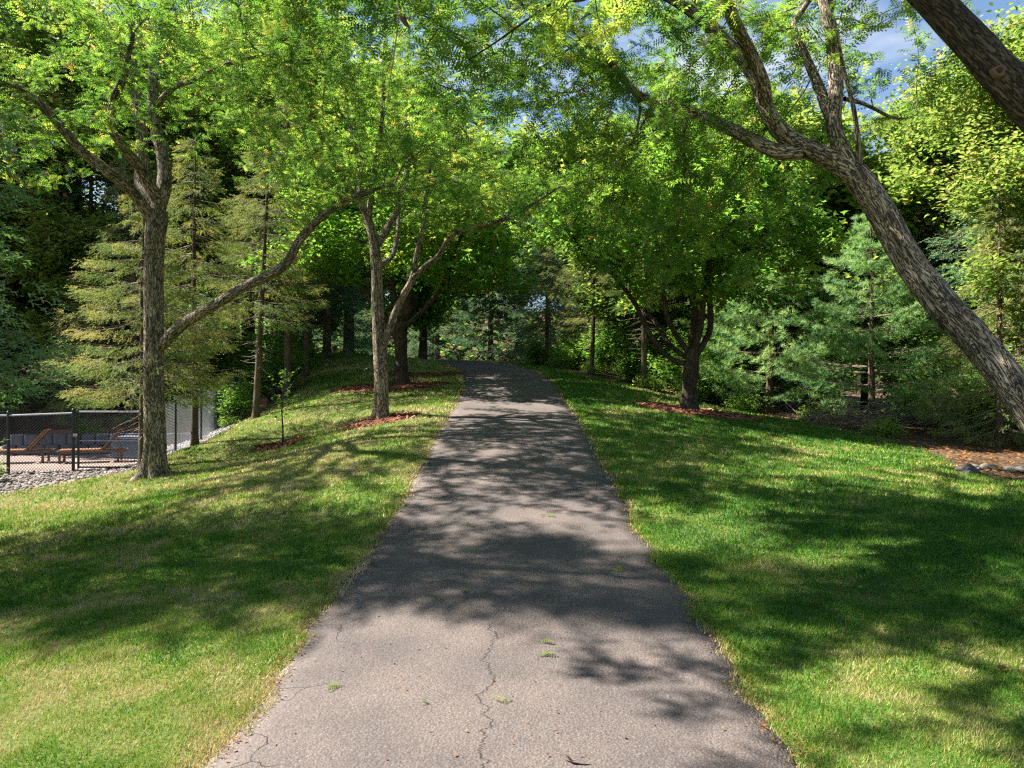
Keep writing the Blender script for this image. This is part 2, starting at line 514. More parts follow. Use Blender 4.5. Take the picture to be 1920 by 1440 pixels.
def soil_mat(name, stops, scale=9.0, bump=0.6, rough=0.95):
    m, N, L, b = mat(name)
    g = node(N, 'ShaderNodeNewGeometry')
    n1 = node(N, 'ShaderNodeTexNoise', Scale=scale, Detail=8.0, Roughness=0.7)
    n2 = node(N, 'ShaderNodeTexNoise', Scale=0.5, Detail=4.0)
    ad = node(N, 'ShaderNodeMath', operation='ADD')
    L.new(g.outputs['Position'], n1.inputs['Vector'])
    L.new(g.outputs['Position'], n2.inputs['Vector'])
    mu = node(N, 'ShaderNodeMath', operation='MULTIPLY_ADD')
    mu.inputs[1].default_value = 0.6
    mu.inputs[2].default_value = -0.3
    L.new(n2.outputs['Fac'], mu.inputs[0])
    L.new(n1.outputs['Fac'], ad.inputs[0])
    L.new(mu.outputs['Value'], ad.inputs[1])
    r_ = ramp(N, stops)
    L.new(ad.outputs['Value'], r_.inputs['Fac'])
    L.new(r_.outputs['Color'], b.inputs['Base Color'])
    b.inputs['Roughness'].default_value = rough
    b.inputs['Specular IOR Level'].default_value = 0.15
    bp = node(N, 'ShaderNodeBump', Strength=bump, Distance=0.05)
    L.new(n1.outputs['Fac'], bp.inputs['Height'])
    L.new(bp.outputs['Normal'], b.inputs['Normal'])
    return m


M['turf'] = soil_mat('turf', [(0.3, (0.035, 0.075, 0.012)), (0.5, (0.085, 0.12, 0.022)), (0.68, (0.17, 0.165, 0.055)), (0.8, (0.24, 0.19, 0.09))], 26)
M['forest'] = soil_mat('forest_floor', [(0.3, (0.022, 0.017, 0.012)), (0.5, (0.075, 0.048, 0.030)), (0.68, (0.17, 0.095, 0.05)), (0.8, (0.05, 0.07, 0.02))], 7)
M['gravel'] = soil_mat('gravel_bed', [(0.3, (0.06, 0.05, 0.042)), (0.5, (0.17, 0.14, 0.12)), (0.7, (0.30, 0.26, 0.23))], 24)
M['rockbed'] = soil_mat('pale_rock_bed', [(0.3, (0.22, 0.20, 0.21)), (0.5, (0.46, 0.43, 0.44)), (0.7, (0.62, 0.58, 0.58))], 24)
M['patio'] = soil_mat('patio_concrete', [(0.3, (0.17, 0.125, 0.105)), (0.55, (0.24, 0.18, 0.155)), (0.75, (0.31, 0.24, 0.21))], 6, 0.1, 0.85)
M['pebble'] = leaf_mat('pebbles', [(0.0, (0.07, 0.058, 0.05)), (0.5, (0.22, 0.185, 0.165)), (1.0, (0.48, 0.44, 0.43))], [(0, (0, 0, 0)), (1, (0, 0, 0))], 0.0, 0.8)


def sheet(xs, ys, tell):
    X, Y = np.meshgrid(xs, ys)
    xy = np.stack([X.ravel(), Y.ravel()], 1)
    z = ground(xy)
    off, idx = path_off(xy)
    z += 0.05 * (fbm(xy, 0.7, 21) - .5) * np.clip((np.abs(off) - 1.6) / 2, 0, 1)
    inner = np.clip((1.62 - np.abs(off)) / 0.22, 0, 1)
    z = np.where(np.abs(off) < 3, z * (1 - np.clip((2.2 - np.abs(off)), 0, 1)) + (CL[idx, 2] - .03) * np.clip((2.2 - np.abs(off)), 0, 1), z) - 0.07 * inner
    nx, ny = len(xs), len(ys)
    i = np.arange(ny - 1)[:, None] * nx + np.arange(nx - 1)[None]
    F = np.stack([i, i + 1, i + nx + 1, i + nx], -1).reshape(-1, 4)
    V = np.stack([xy[:, 0], xy[:, 1], z], 1)
    c = V[F].mean(1)[:, :2]
    zone = np.zeros(len(F), int)
    zone[inside(LAWN, c)] = 1
    zone[inside(GRAVEL, c)] = 2
    zone[inside(ROCKBED, c)] = 3
    zone[inside(PATIO, c)] = 4
    return V, F, zone


xs = np.concatenate([np.linspace(-300, -70, 8)[:-1], np.arange(-70, -26, 2.0), np.arange(-26, -13, 0.5), np.arange(-13, 13, 0.2), np.arange(13, 20, .5), np.arange(20, 70, 2.0), np.linspace(70, 300, 8)])
ys = np.concatenate([np.linspace(-120, -10, 6)[:-1], np.arange(-10, 0, 0.5), np.arange(0, 30, .2), np.arange(30, 50, .35), np.arange(50, 110, 3.0), np.linspace(110, 420, 8)])
TV, TF, TZ = sheet(xs, ys, None)
far = (np.abs(TV[:, 0]) > 60) | (TV[:, 1] > 100) | (TV[:, 1] < -20)
TV[far, 2] = np.clip(TV[far, 2], -1, 4.2)
_d = np.hypot(TV[:, 0], TV[:, 1])
TV[:, 2] += np.where(TV[:, 1] > 0, np.clip((_d - 78) / 34, 0, 1) ** 1.3 * 10, 0)      # wooded rise behind everything
for zid, nm, mt_ in ((0, 'woodland_floor', 'forest'), (1, 'lawn', 'turf'), (2, 'gravel_bed', 'gravel'), (3, 'rock_bed', 'rockbed'), (4, 'patio', 'patio')):
    f = TF[TZ == zid]
    u, inv = np.unique(f, return_inverse=True)
    v = TV[u].copy()
    if zid == 4: v[:, 2] = -0.2 + 0.0 * v[:, 2]
    link(nm, mesh_np(nm, v, inv.reshape(-1, 4), M[mt_], smooth=True))['kind'] = 'structure'


# ------------------------------------------------------------------ driveway
def asphalt():
    m, N, L, b = mat('worn_asphalt')
    g = node(N, 'ShaderNodeNewGeometry')
    vo = node(N, 'ShaderNodeTexVoronoi', Scale=150.0)
    vo2 = node(N, 'ShaderNodeTexVoronoi', Scale=60.0)
    n1 = node(N, 'ShaderNodeTexNoise', Scale=0.9, Detail=6.0, Roughness=0.6)
    n2 = node(N, 'ShaderNodeTexNoise', Scale=30.0, Detail=4.0, Roughness=0.7)
    for q in (vo, vo2, n1, n2): L.new(g.outputs['Position'], q.inputs['Vector'])
    r1 = ramp(N, [(0.0, (0.062, 0.052, 0.049)), (0.4, (0.094, 0.078, 0.072)), (0.75, (0.135, 0.111, 0.101)), (1.0, (0.20, 0.163, 0.146))])
    L.new(vo.outputs['Color'], r1.inputs['Fac'])
    r2 = ramp(N, [(0.28, (0.58, 0.60, 0.62)), (0.72, (1.22, 1.15, 1.08))])
    L.new(n1.outputs['Fac'], r2.inputs['Fac'])
    mxx = node(N, 'ShaderNodeMixRGB', blend_type='MULTIPLY')
    mxx.inputs['Fac'].default_value = 1
    L.new(r1.outputs['Color'], mxx.inputs['Color1'])
    L.new(r2.outputs['Color'], mxx.inputs['Color2'])
    # one long crack down the middle and a net of hairline cracks by the left edge
    sx = node(N, 'ShaderNodeSeparateXYZ')
    L.new(g.outputs['Position'], sx.inputs['Vector'])
    n3 = node(N, 'ShaderNodeTexNoise', Scale=3.2, Detail=7.0, Roughness=0.72)
    n3.noise_dimensions = '1D'
    L.new(sx.outputs['Y'], n3.inputs['W'])
    ma = node(N, 'ShaderNodeMath', operation='MULTIPLY_ADD')
    ma.inputs[1].default_value = 0.30
    ma.inputs[2].default_value = 0.0
    L.new(n3.outputs['Fac'], ma.inputs[0])
    ad = node(N, 'ShaderNodeMath', operation='ADD')
    L.new(sx.outputs['X'], ad.inputs[0])
    L.new(ma.outputs['Value'], ad.inputs[1])
    ab = node(N, 'ShaderNodeMath', operation='ABSOLUTE')
    L.new(ad.outputs['Value'], ab.inputs[0])
    cr = node(N, 'ShaderNodeMapRange')
    cr.inputs['From Min'].default_value = -0.002
    cr.inputs['From Max'].default_value = 0.0065
    L.new(ab.outputs['Value'], cr.inputs['Value'])
    ym = node(N, 'ShaderNodeMapRange')
    ym.inputs['From Min'].default_value = 5.3
    ym.inputs['From Max'].default_value = 5.6
    L.new(sx.outputs['Y'], ym.inputs['Value'])
    c1 = node(N, 'ShaderNodeMath', operation='MAXIMUM')
    L.new(cr.outputs['Result'], c1.inputs[0])
    L.new(ym.outputs['Result'], c1.inputs[1])
    n4 = node(N, 'ShaderNodeTexNoise', Scale=2.5, Detail=5.0)
    L.new(g.outputs['Position'], n4.inputs['Vector'])
    mxv = node(N, 'ShaderNodeMixRGB', blend_type='ADD')
    mxv.inputs['Fac'].default_value = 0.5
    L.new(g.outputs['Position'], mxv.inputs['Color1'])
    L.new(n4.outputs['Color'], mxv.inputs['Color2'])
    v3 = node(N, 'ShaderNodeTexVoronoi', feature='DISTANCE_TO_EDGE', Scale=1.5)
    L.new(mxv.outputs['Color'], v3.inputs['Vector'])
    cr2 = node(N, 'ShaderNodeMapRange')
    cr2.inputs['From Min'].default_value = 0.001
    cr2.inputs['From Max'].default_value = 0.007
    L.new(v3.outputs['Distance'], cr2.inputs['Value'])
    xm = node(N, 'ShaderNodeMapRange')
    xm.inputs['From Min'].default_value = -1.25
    xm.inputs['From Max'].default_value = -1.05
    L.new(sx.outputs['X'], xm.inputs['Value'])
    c2 = node(N, 'ShaderNodeMath', operation='MAXIMUM')
    L.new(cr2.outputs['Result'], c2.inputs[0])
    L.new(xm.outputs['Result'], c2.inputs[1])
    cc = node(N, 'ShaderNodeMath', operation='MINIMUM')
    L.new(c1.outputs['Value'], cc.inputs[0])
    L.new(c2.outputs['Value'], cc.inputs[1])
    mc = node(N, 'ShaderNodeMixRGB')
    mc.inputs['Color1'].default_value = (0.035, 0.03, 0.027, 1)
    L.new(cc.outputs['Value'], mc.inputs['Fac'])
    L.new(mxx.outputs['Color'], mc.inputs['Color2'])
    L.new(mc.outputs['Color'], b.inputs['Base Color'])
    b.inputs['Roughness'].default_value = 0.85
    b.inputs['Specular IOR Level'].default_value = 0.3
    hs = node(N, 'ShaderNodeMath', operation='MULTIPLY_ADD')
    L.new(vo2.outputs['Distance'], hs.inputs[0])
    hs.inputs[1].default_value = -0.6
    L.new(n2.outputs['Fac'], hs.inputs[2])
    h2 = node(N, 'ShaderNodeMath', operation='ADD')
    L.new(hs.outputs['Value'], h2.inputs[0])
    L.new(cc.outputs['Value'], h2.inputs[1])
    bp = node(N, 'ShaderNodeBump', Strength=0.9, Distance=0.008)
    L.new(h2.outputs['Value'], bp.inputs['Height'])
    L.new(bp.outputs['Normal'], b.inputs['Normal'])
    return m


M['asphalt'] = asphalt()
lat = np.linspace(0, 1, 15)
rows = []
for k in range(len(CL)):
    o = EDGE_L[k] + (EDGE_R[k] - EDGE_L[k]) * lat
    xy = CL[k, :2] + CLN[k] * o[:, None]
    z = CL[k, 2] + 0.03 * (1 - (o / W2) ** 2) - 0.012 + 0.02 * (fbm(xy, 0.8, 31) - .5)
    z[0] -= 0.012; z[-1] -= 0.012
    top = np.column_stack([xy, z])
    l0 = top[0] + np.array([*(-CLN[k] * 0.03), -0.13])
    r0 = top[-1] + np.array([*(CLN[k] * 0.03), -0.13])
    rows.append(np.vstack([l0, top, r0]))
G = np.array(rows)
nr, nc = G.shape[:2]
i = np.arange(nr - 1)[:, None] * nc + np.arange(nc - 1)[None]
F = np.stack([i, i + 1, i + nc + 1, i + nc], -1).reshape(-1, 4)
link('driveway', mesh_np('driveway', G.reshape(-1, 3), F, M['asphalt']))['kind'] = 'structure'


def surf(xy):
    """height of the visible ground: driveway or lawn"""
    xy = np.atleast_2d(xy)
    off, idx = path_off(xy)
    z = ground(xy) + 0.05 * (fbm(xy, 0.7, 21) - .5) * np.clip((np.abs(off) - 1.6) / 2, 0, 1)
    a = np.clip((2.2 - np.abs(off)), 0, 1)
    z = np.where(np.abs(off) < 3, z * (1 - a) + (CL[idx, 2] - .03) * a, z)
    on = np.abs(off) < W2
    return np.where(on, CL[idx, 2] + 0.03 * (1 - (off / W2) ** 2) - 0.012 + 0.02 * (fbm(xy, 0.8, 31) - .5), z)


# ------------------------------------------------------------------ leaves: N copies of a small template, one mesh
LOCUST = []
for k in range(5):
    t = 0.12 + 0.17 * k
    ln = 0.25 * (1 - 0.35 * abs(k - 1.8) / 3)
    for sg in (-1, 1):
        LOCUST += [[(t - .06, sg * .012, 0), (t + .07, sg * .02, 0), (t + .07, sg * ln, -.05)]]
LOCUST = np.array(LOCUST)
MAPLE = np.array([[(0, 0, 0), (.22, .55, .05), (.52, .16, 0)], [(0, 0, 0), (.52, .16, 0), (1, 0, -.06)],
                  [(0, 0, 0), (1, 0, -.06), (.52, -.16, 0)], [(0, 0, 0), (.52, -.16, 0), (.22, -.55, .05)]], float)
OVAL = np.array([[(0, 0, 0), (.5, .3, .05), (1, 0, -.05)], [(0, 0, 0), (1, 0, -.05), (.5, -.3, .05)]], float)
BRUSH = []
for k in range(10):
    t = 0.05 + 0.9 * k / 9
    a = k * 2.4
    ln = 0.17 * (1 - 0.4 * t)
    e = np.array([0.13, math.cos(a) * ln, math.sin(a) * ln])
    w = np.array([0.045, 0, 0])
    BRUSH += [[(t - .06, 0, 0), (t + .06, 0, 0), (t + e[0], e[1], e[2])]]
BRUSH = np.array(BRUSH)
TUFT = []
for k in range(11):
    a, b_ = k * 2.4, 0.25 + 1.15 * ((k * 0.618) % 1)
    d_ = np.array([math.cos(b_), math.sin(b_) * math.cos(a), math.sin(b_) * math.sin(a)])
    s_ = unit(np.cross(d_, (0.3, 0.5, 0.8))) * 0.05
    TUFT += [[tuple(s_), tuple(-s_), tuple(d_)]]
TUFT = np.array(TUFT)


def leaves(tmpl, P, X, size, tint, nrm=None, flat=0.6, r=None):
    """P points, X leaf axes, size lengths, tint 0..1 each"""
    r = r or rng
    n = len(P)
    X = unit(X)
    up = np.array([0, 0, 1.0]) + r.normal(0, 1 - flat, (n, 3)) if nrm is None else nrm
    Y = unit(np.cross(up, X))
    Z = np.cross(X, Y)
    k = tmpl.shape[0] * 3
    t = tmpl.reshape(-1, 3)
    V = (t[None, :, 0, None] * X[:, None] + t[None, :, 1, None] * Y[:, None] + t[None, :, 2, None] * Z[:, None]) * np.asarray(size)[:, None, None] + P[:, None]
    F = np.arange(n * k).reshape(-1, 3)
    return V.reshape(-1, 3), F, np.repeat(np.clip(tint, 0, 1), k)


# ------------------------------------------------------------------ broadleaf trees: limbs drawn by hand, the finer wood grown towards points in the crown
def resample(P, R_, step):
    P = np.asarray(P, float)
    R_ = np.asarray(R_, float)
    t = np.linspace(0, len(P) - 1, 40 * len(P))
    C = _cr(np.column_stack([P, R_]), t)
    s = np.concatenate([[0], np.cumsum(np.linalg.norm(np.diff(C[:, :3], axis=0), axis=1))])
    g = np.linspace(0, s[-1], max(3, int(s[-1] / step) + 1))
    return np.stack([np.interp(g, s, C[:, k]) for k in range(4)], 1)


def crown_points(blobs, n, r, clump=0.5, flat=0.55):
    """points in clumps inside ellipsoids (centre, radii, share)"""
    out = []
    tot = sum(b[2] for b in blobs)
    for c, rad, sh in blobs:
        m = max(8, int(n * sh / tot))
        nc_ = max(3, m // 16)
        d = unit(r.normal(size=(nc_, 3))) * (r.random((nc_, 1)) ** (1 / 2.2))
        cc = np.asarray(c) + d * np.asarray(rad)
        k = r.integers(0, nc_, m)
        out.append(cc[k] + r.normal(size=(m, 3)) * clump * np.array([1, 1, flat]))
    return np.concatenate(out)


def colonize(pos, parent, grow, A, r, step=0.28, kill=0.34, infl=7.0, iters=90, sag=0.0):
    pos, parent = list(pos), list(parent)
    base = np.array(pos)
    gi = np.nonzero(grow)[0]
    D = np.linalg.norm(A[:, None] - base[gi][None], axis=-1)
    near = gi[D.argmin(1)]
    dist = D.min(1)
    alive = np.ones(len(A), bool)
    kids = {}
    for _ in range(iters):
        act = np.nonzero(alive & (dist < infl))[0]
        if not len(act): break
        PA = np.array(pos)
        d = unit(A[act] - PA[near[act]])
        u, inv = np.unique(near[act], return_inverse=True)
        S = np.zeros((len(u), 3))
        np.add.at(S, inv, d)
        cnt = np.bincount(inv)
        S = unit(S / cnt[:, None] + r.normal(0, 0.22, S.shape) + np.array([0, 0, -sag]))
        new, own = [], []
        for k, q in enumerate(u):
            if kids.get(q, 0) >= 4: continue
            kids[q] = kids.get(q, 0) + 1
            new.append(PA[q] + S[k] * step)
            own.append(q)
        full = np.isin(near, [q for q in u if kids[q] >= 4])
        if not new: break
        n0 = len(pos)
        pos += new
        parent += own
        NW = np.array(new)
        ai = np.nonzero(alive)[0]
        D = np.linalg.norm(A[ai][:, None] - NW[None], axis=-1)
        j = D.argmin(1)
        dm = D[np.arange(len(ai)), j]
        better = dm < dist[ai]
        near[ai[better]] = n0 + j[better]
        dist[ai[better]] = dm[better]
        alive &= dist > kill
        stuck = full & alive
        alive[stuck & (r.random(len(A)) < 0.3)] = False
    return np.array(pos), np.array(parent)


def trunk_mesh(P, R_, n, r, ridge=0.075, flare=None, name='trunk', mat_=None, step=None, seed=0):
    """trunk or limb with ridged bark relief; flare widens the foot into roots"""
    C = resample(P, R_, step or max(0.03, float(np.mean(R_)) * 0.35))
    rad = np.repeat(C[:, 3:4], n, 1)
    s = np.concatenate([[0], np.cumsum(np.linalg.norm(np.diff(C[:, :3], axis=0), axis=1))])
    th = np.arange(n) / n * 2 * np.pi
    q = np.stack(np.broadcast_arrays(np.cos(th)[None] * 2.2, np.sin(th)[None] * 2.2, (s[:, None] * 1.1 + seed)), -1)
    rad = rad * (1 + 0.16 * (fbm(q, 1.0, 40 + seed) - .5))
    q2 = np.stack(np.broadcast_arrays(np.cos(th)[None] * 5.0, np.sin(th)[None] * 5.0, s[:, None] * 1.6 + seed), -1)
    rad = rad * (1 + ridge * (1 - 2 * np.abs(2 * fbm(q2, 1.0, 50 + seed, 2) - 1)))
    kr = np.random.default_rng(seed + 900)      # burrs and healed branch scars
    for _ in range(int(s[-1] * 1.6) + 1):
        s0, a0, am, w = kr.random() * s[-1], kr.random() * 6.28, kr.uniform(.05, .16), kr.uniform(.08, .2)
        da = np.abs((th - a0 + np.pi) % (2 * np.pi) - np.pi)
        d2 = ((s[:, None] - s0) / w) ** 2 + (da[None] * C[:, 3:4] / (w * .7)) ** 2
        rad = rad * (1 + am * np.exp(-d2) * (1 - .9 * np.exp(-d2 * 7)))
    if flare:
        fl = np.exp(-s / flare[0])[:, None] * flare[1]
        rad = rad * (1 + fl * (0.6 + 0.5 * np.cos(th * 5 + seed) + 0.3 * np.cos(th * 3 + 1 + seed))[None])
    return tube(C[:, :3], rad, n)


def broad_tree(root, trunk, limbs, blobs, natt, tmpl, lmat, bmat, seed, per=8, size=(0.15, 0.24), rleaf=0.013, tint=(0.45, 0.2), step=0.28,
               flare=(0.22, 0.7), sides=28, clump=0.45, sag=0.0, droop=0.25, tip=0.005, ext_tint=0.25, grow_from=0.25, maxleaf=40000, kill=0.34, limb_sides=14, spray=0.05):
    """trunk: (points, radii); limbs: list of (points, radii); everything in world space, stored relative to the root Empty"""
    r = np.random.default_rng(seed)
    org = np.array(root.location)
    bn, bark = 'trunk', M[bmat]
    V, F, B = trunk_mesh(trunk[0], trunk[1], sides, r, flare=flare, seed=seed % 17)
    link('trunk', mesh_np('trunk', V - org, F, bark, {'bark': B}, smooth=True), root)
    pos, par, rad, grow = [], [], [], []
    C = resample(*trunk, step)
    for k, c in enumerate(C):
        pos.append(c[:3]); par.append(len(pos) - 2 if k else -1); rad.append(c[3]); grow.append(False)
    for li, (P, R_) in enumerate(limbs):
        V, F, B = trunk_mesh(P, R_, limb_sides, r, flare=None, seed=seed % 13 + li + 1)
        link('limb', mesh_np('limb', V - org, F, bark, {'bark': B}, smooth=True), root)
        C = resample(P, R_, step)
        PA = np.array(pos)
        j0 = int(np.linalg.norm(PA - C[0, :3], axis=1).argmin())
        for k, c in enumerate(C):
            pos.append(c[:3]); par.append(j0 if k == 0 else len(pos) - 2); rad.append(c[3]); grow.append(k > len(C) * grow_from)
    n0 = len(pos)
    A = crown_points(blobs, natt, r, clump)
    pos, par = colonize(np.array(pos), np.array(par), np.array(grow), A, r, step=step, sag=sag, kill=kill)
    N = len(pos)
    rr = np.zeros(N)
    rr[:n0] = rad
    ex = 2.35
    acc = np.zeros(N)
    order = np.arange(N - 1, n0 - 1, -1)
    nk = np.bincount(par[par >= 0], minlength=N)
    for q in order:
        rr[q] = tip if nk[q] == 0 else max(acc[q], tip ** ex) ** (1 / ex)
        acc[par[q]] += rr[q] ** ex
    for q in range(n0, N):
        rr[q] = min(rr[q], rr[par[q]] * 0.92 if par[q] >= n0 else max(rr[par[q]] * 0.75, tip))
    # fine wood
    best = {}
    for q in range(n0, N):
        p = par[q]
        if p >= n0 and (p not in best or rr[q] > rr[best[p]]): best[p] = q
    tubes = []
    for q in range(n0, N):
        p = par[q]
        if p >= n0 and best.get(p) == q: continue
        ch = [p, q]
        while ch[-1] in best: ch.append(best[ch[-1]])
        cp = pos[ch].copy()
        if len(cp) > 3: cp[1:-1] = 0.5 * cp[1:-1] + 0.25 * (cp[:-2] + cp[2:])
        cr_ = rr[ch].copy()
        cr_[0] = min(cr_[0], cr_[1] * 1.3)
        m = cr_[1]
        tubes.append(tube(cp, cr_, 7 if m > .04 else 5 if m > .014 else 3))
    V, F, B = join_tubes(tubes)
    link('branches', mesh_np('branches', V - org, F, bark, {'bark': B}, smooth=True), root)
    # leaves along the finest wood
    q = np.arange(n0, N)
    q = q[rr[q] < rleaf]
    seg = pos[q] - pos[par[q]]
    n = len(q) * per
    if n > maxleaf: per = max(2, int(maxleaf / len(q))); n = len(q) * per
    k = np.repeat(np.arange(len(q)), per)
    t = r.random((n, 1))
    P = pos[par[q]][k] + seg[k] * t + r.normal(0, spray, (n, 3))
    az = r.random(n) * 2 * np.pi
    X = np.stack([np.cos(az), np.sin(az), r.normal(-droop, 0.3, n)], 1) + unit(seg[k]) * 0.5
    ctr = pos[q].mean(0)
    h = fbm(P, 0.55, seed) - .5
    tn = tint[0] + h * 1.1 + r.normal(0, tint[1] * 0.5, n) + (r.random(len(q))[k] - .5) * tint[1]
    late = r.random(n) < 0.012
    tn = np.where(late, 1.0, np.clip(tn, 0, 0.95))
    V, F, T = leaves(tmpl, P, X, r.uniform(size[0], size[1], n), tn, r=r)
    link('crown', mesh_np('crown', V - org, F, M[lmat], {'tint': T}), root)
    return n


def rel(*a): return [np.array(p, float) for p in a]


def px(d, *ps):
    """limb points from photograph pixels; a third number moves that point off the plane d"""
    return [pt(p[0], p[1], d + (p[2] if len(p) > 2 else 0)) for p in ps]


# honey locust beside the gate
X0, Y0 = -7.55, 15.0
t1 = empty('locust_tree', (X0, Y0, gz(X0, Y0) - .05), label='tall honey locust with furrowed trunk nearest the black gate, long limb reaching toward driveway', cat='tree')
trunk = (rel((X0, Y0, gz(X0, Y0) - .1), (X0, Y0, 1.0), *px(15, (288, 720), (289, 600), (288, 500), (292, 430), (294, 395))), [0.224, 0.200, 0.194, 0.187, 0.181, 0.198, 0.206])
limbs = [
    (px(15, (294, 400), (308, 345, .1), (306, 300, .2), (288, 210, .3), (290, 110, .5), (312, 10, .8), (330, -120, 1.2)), [0.149, 0.140, 0.122, 0.104, 0.090, 0.077, 0.045]),
    (px(15, (288, 410), (265, 340, .5), (266, 250, .8), (252, 160, 1.0), (246, 60, 1.2), (250, -60, 1.5)), [.15, .13, .115, .095, .08, .05]),
    (px(15, (286, 410), (250, 362, -.5), (200, 320, -1.0), (150, 280, -1.3), (108, 230, -1.5), (55, 180, -1.8), (-40, 120, -2.2)), [.12, .108, .097, .088, .078, .066, .04]),
    (px(15, (296, 375), (266, 320, -.4), (232, 275, -.8), (210, 240, -1.1), (214, 185, -1.4), (232, 146, -1.6), (250, 60, -2.0)), [.12, .105, .09, .08, .07, .06, .035]),
    (px(15, (303, 648), (340, 610, -.4), (390, 580, -.9), (455, 540, -1.5), (530, 500, -2.2), (562, 450, -2.5), (600, 410, -2.8), (660, 372, -3.2), (740, 345, -3.8)), [.115, .105, .095, .086, .078, .07, .06, .048, .028]),
    (px(15, (296, 195, .3), (327, 163, .1), (362, 150, -.2), (432, 118, -.6), (520, 100, -1.0)), [.07, .06, .05, .04, .025]),
]
blobs = [((-7.6, 13.9, 9.2), (4.6, 3.4, 2.5), 4), ((-10.2, 12.6, 6.6), (2.4, 1.8, 1.0), 1.0), ((-5.4, 12.8, 7.6), (2.4, 1.6, 1.2), 1.0), (tuple(pt(740, 290, 11.4)), (1.2, .9, 0.7), 1.2),
         (tuple(pt(560, 180, 13.0)), (1.6, 1.3, .9), 0.9), ((-3.4, 12.2, 8.3), (2.4, 2.0, .9), 1.5), ((-5.7, 11.0, 7.7), (1.7, .9, .5), 1.0)]
broad_tree(t1, trunk, limbs, blobs, 2700, LOCUST, 'locust', 'bark', 3, per=16, size=(.15, .27), tint=(0.1, 0.6), maxleaf=18000, flare=(0.24, 1.0), sides=40)

# honey locust with the little camera
X0, Y0 = -3.13, 17.0
t2 = empty('locust_tree', (X0, Y0, gz(X0, Y0) - .05), label='grey barked honey locust with forked trunk and small camera strapped on, left of driveway', cat='tree')
trunk = (rel((X0, Y0, gz(X0, Y0) - .1), (X0, Y0, 1.6), *px(17, (714, 690), (713, 645), (708, 580), (706, 500), (700, 440))), [0.172, 0.156, 0.152, 0.160, 0.132, 0.124, 0.120])
limbs = [
    (px(17, (701, 450), (688, 405), (676, 372), (672, 300, .3), (650, 200, .5), (640, 90, .8), (620, -60, 1.2)), [.115, .10, .09, .075, .065, .05, .03]),
    (px(17, (705, 460), (725, 430, .3), (752, 375, .6), (765, 300, 1.0), (760, 200, 1.3), (765, 80, 1.6), (770, -40, 2)), [.105, .09, .08, .07, .06, .05, .03]),
    (px(17, (714, 655), (740, 590, -.2), (757, 553, -.4), (773, 523, -.5), (781, 480, -.6), (792, 430, -.8), (800, 360, -1.0), (815, 260, -1.4)), [0.093, 0.085, 0.078, 0.072, 0.060, 0.051, 0.043, 0.025]),
    (px(17, (774, 522, -.5), (800, 497, -.8), (822, 480, -1.0), (850, 440, -1.4), (905, 425, -1.8), (960, 405, -2.2), (1050, 350, -2.8)), [.07, .062, .055, .05, .042, .034, .02]),
    (px(17, (706, 500), (735, 480, .6), (745, 440, .8), (748, 380, 1.2)), [.07, .06, .05, .035]),
    (px(17, (692, 410), (700, 330, -.5), (715, 240, -1.0), (720, 140, -1.4), (722, 20, -1.8)), [.07, .06, .05, .042, .028]),
    (px(17, (685, 395), (640, 330, -.4), (600, 250, -.7), (560, 150, -1.0), (520, 60, -1.4)), [.07, .06, .05, .04, .025]),
]
blobs = [((-3.0, 17.0, 9.0), (3.9, 3.6, 2.6), 4), ((-1.0, 14.6, 6.0), (2.0, 1.8, 1.0), 1.4), ((-4.8, 15.6, 7.4), (2.2, 1.8, 1.2), 1.3), ((-0.3, 17.3, 7.4), (2.4, 2.2, 1.2), 1.4)]
broad_tree(t2, trunk, limbs, blobs, 1800, LOCUST, 'locust', 'bark', 5, per=16, size=(.15, .27), tint=(0.14, 0.6), maxleaf=13500, sides=30)

# maple behind it
X0, Y0 = -3.75, 24.0
t3 = empty('maple_tree', (X0, Y0, gz(X0, Y0) - .05), label='dark trunked maple standing in wide mulch bed behind the locust with the camera', cat='tree')
trunk = (rel((X0, Y0, gz(X0, Y0) - .1), (X0, Y0, 2.5), *px(24, (752, 660), (751, 620), (757, 585))), [0.230, 0.201, 0.197, 0.221, 0.180])
limbs = [
    (px(24, (748, 635), (722, 598), (695, 560), (655, 505, .3), (620, 450, .6), (580, 380, 1)), [.16, .13, .115, .10, .08, .04]),
    (px(24, (756, 600), (768, 560), (772, 510), (778, 440), (770, 340, .6), (760, 220, 1)), [.19, .165, .15, .13, .10, .05]),
    (px(24, (760, 612), (795, 580, -.5), (825, 540, -1), (850, 480, -1.5), (880, 400, -2)), [.09, .08, .07, .055, .03]),
    (px(24, (750, 620), (738, 560, .6), (730, 480, 1), (700, 380, 1.5), (680, 260, 2)), [.13, .115, .10, .08, .04]),
]
blobs = [((-3.8, 24.2, 8.8), (4.6, 4.0, 3.3), 4), ((-2.0, 22.8, 6.0), (2.8, 2.2, 1.2), 1.6), ((-6.2, 23.4, 6.4), (2.4, 2.0, 1.3), 1.3), ((-1.2, 25.5, 7.2), (2.6, 2.4, 1.4), 1.2)]
broad_tree(t3, trunk, limbs, blobs, 1300, MAPLE, 'maple', 'bark_maple_and_shade', 8, per=50, size=(.13, .21), step=.36, kill=.45, spray=.16, maxleaf=25000, clump=.5, tint=(0.5, .35), sides=26)

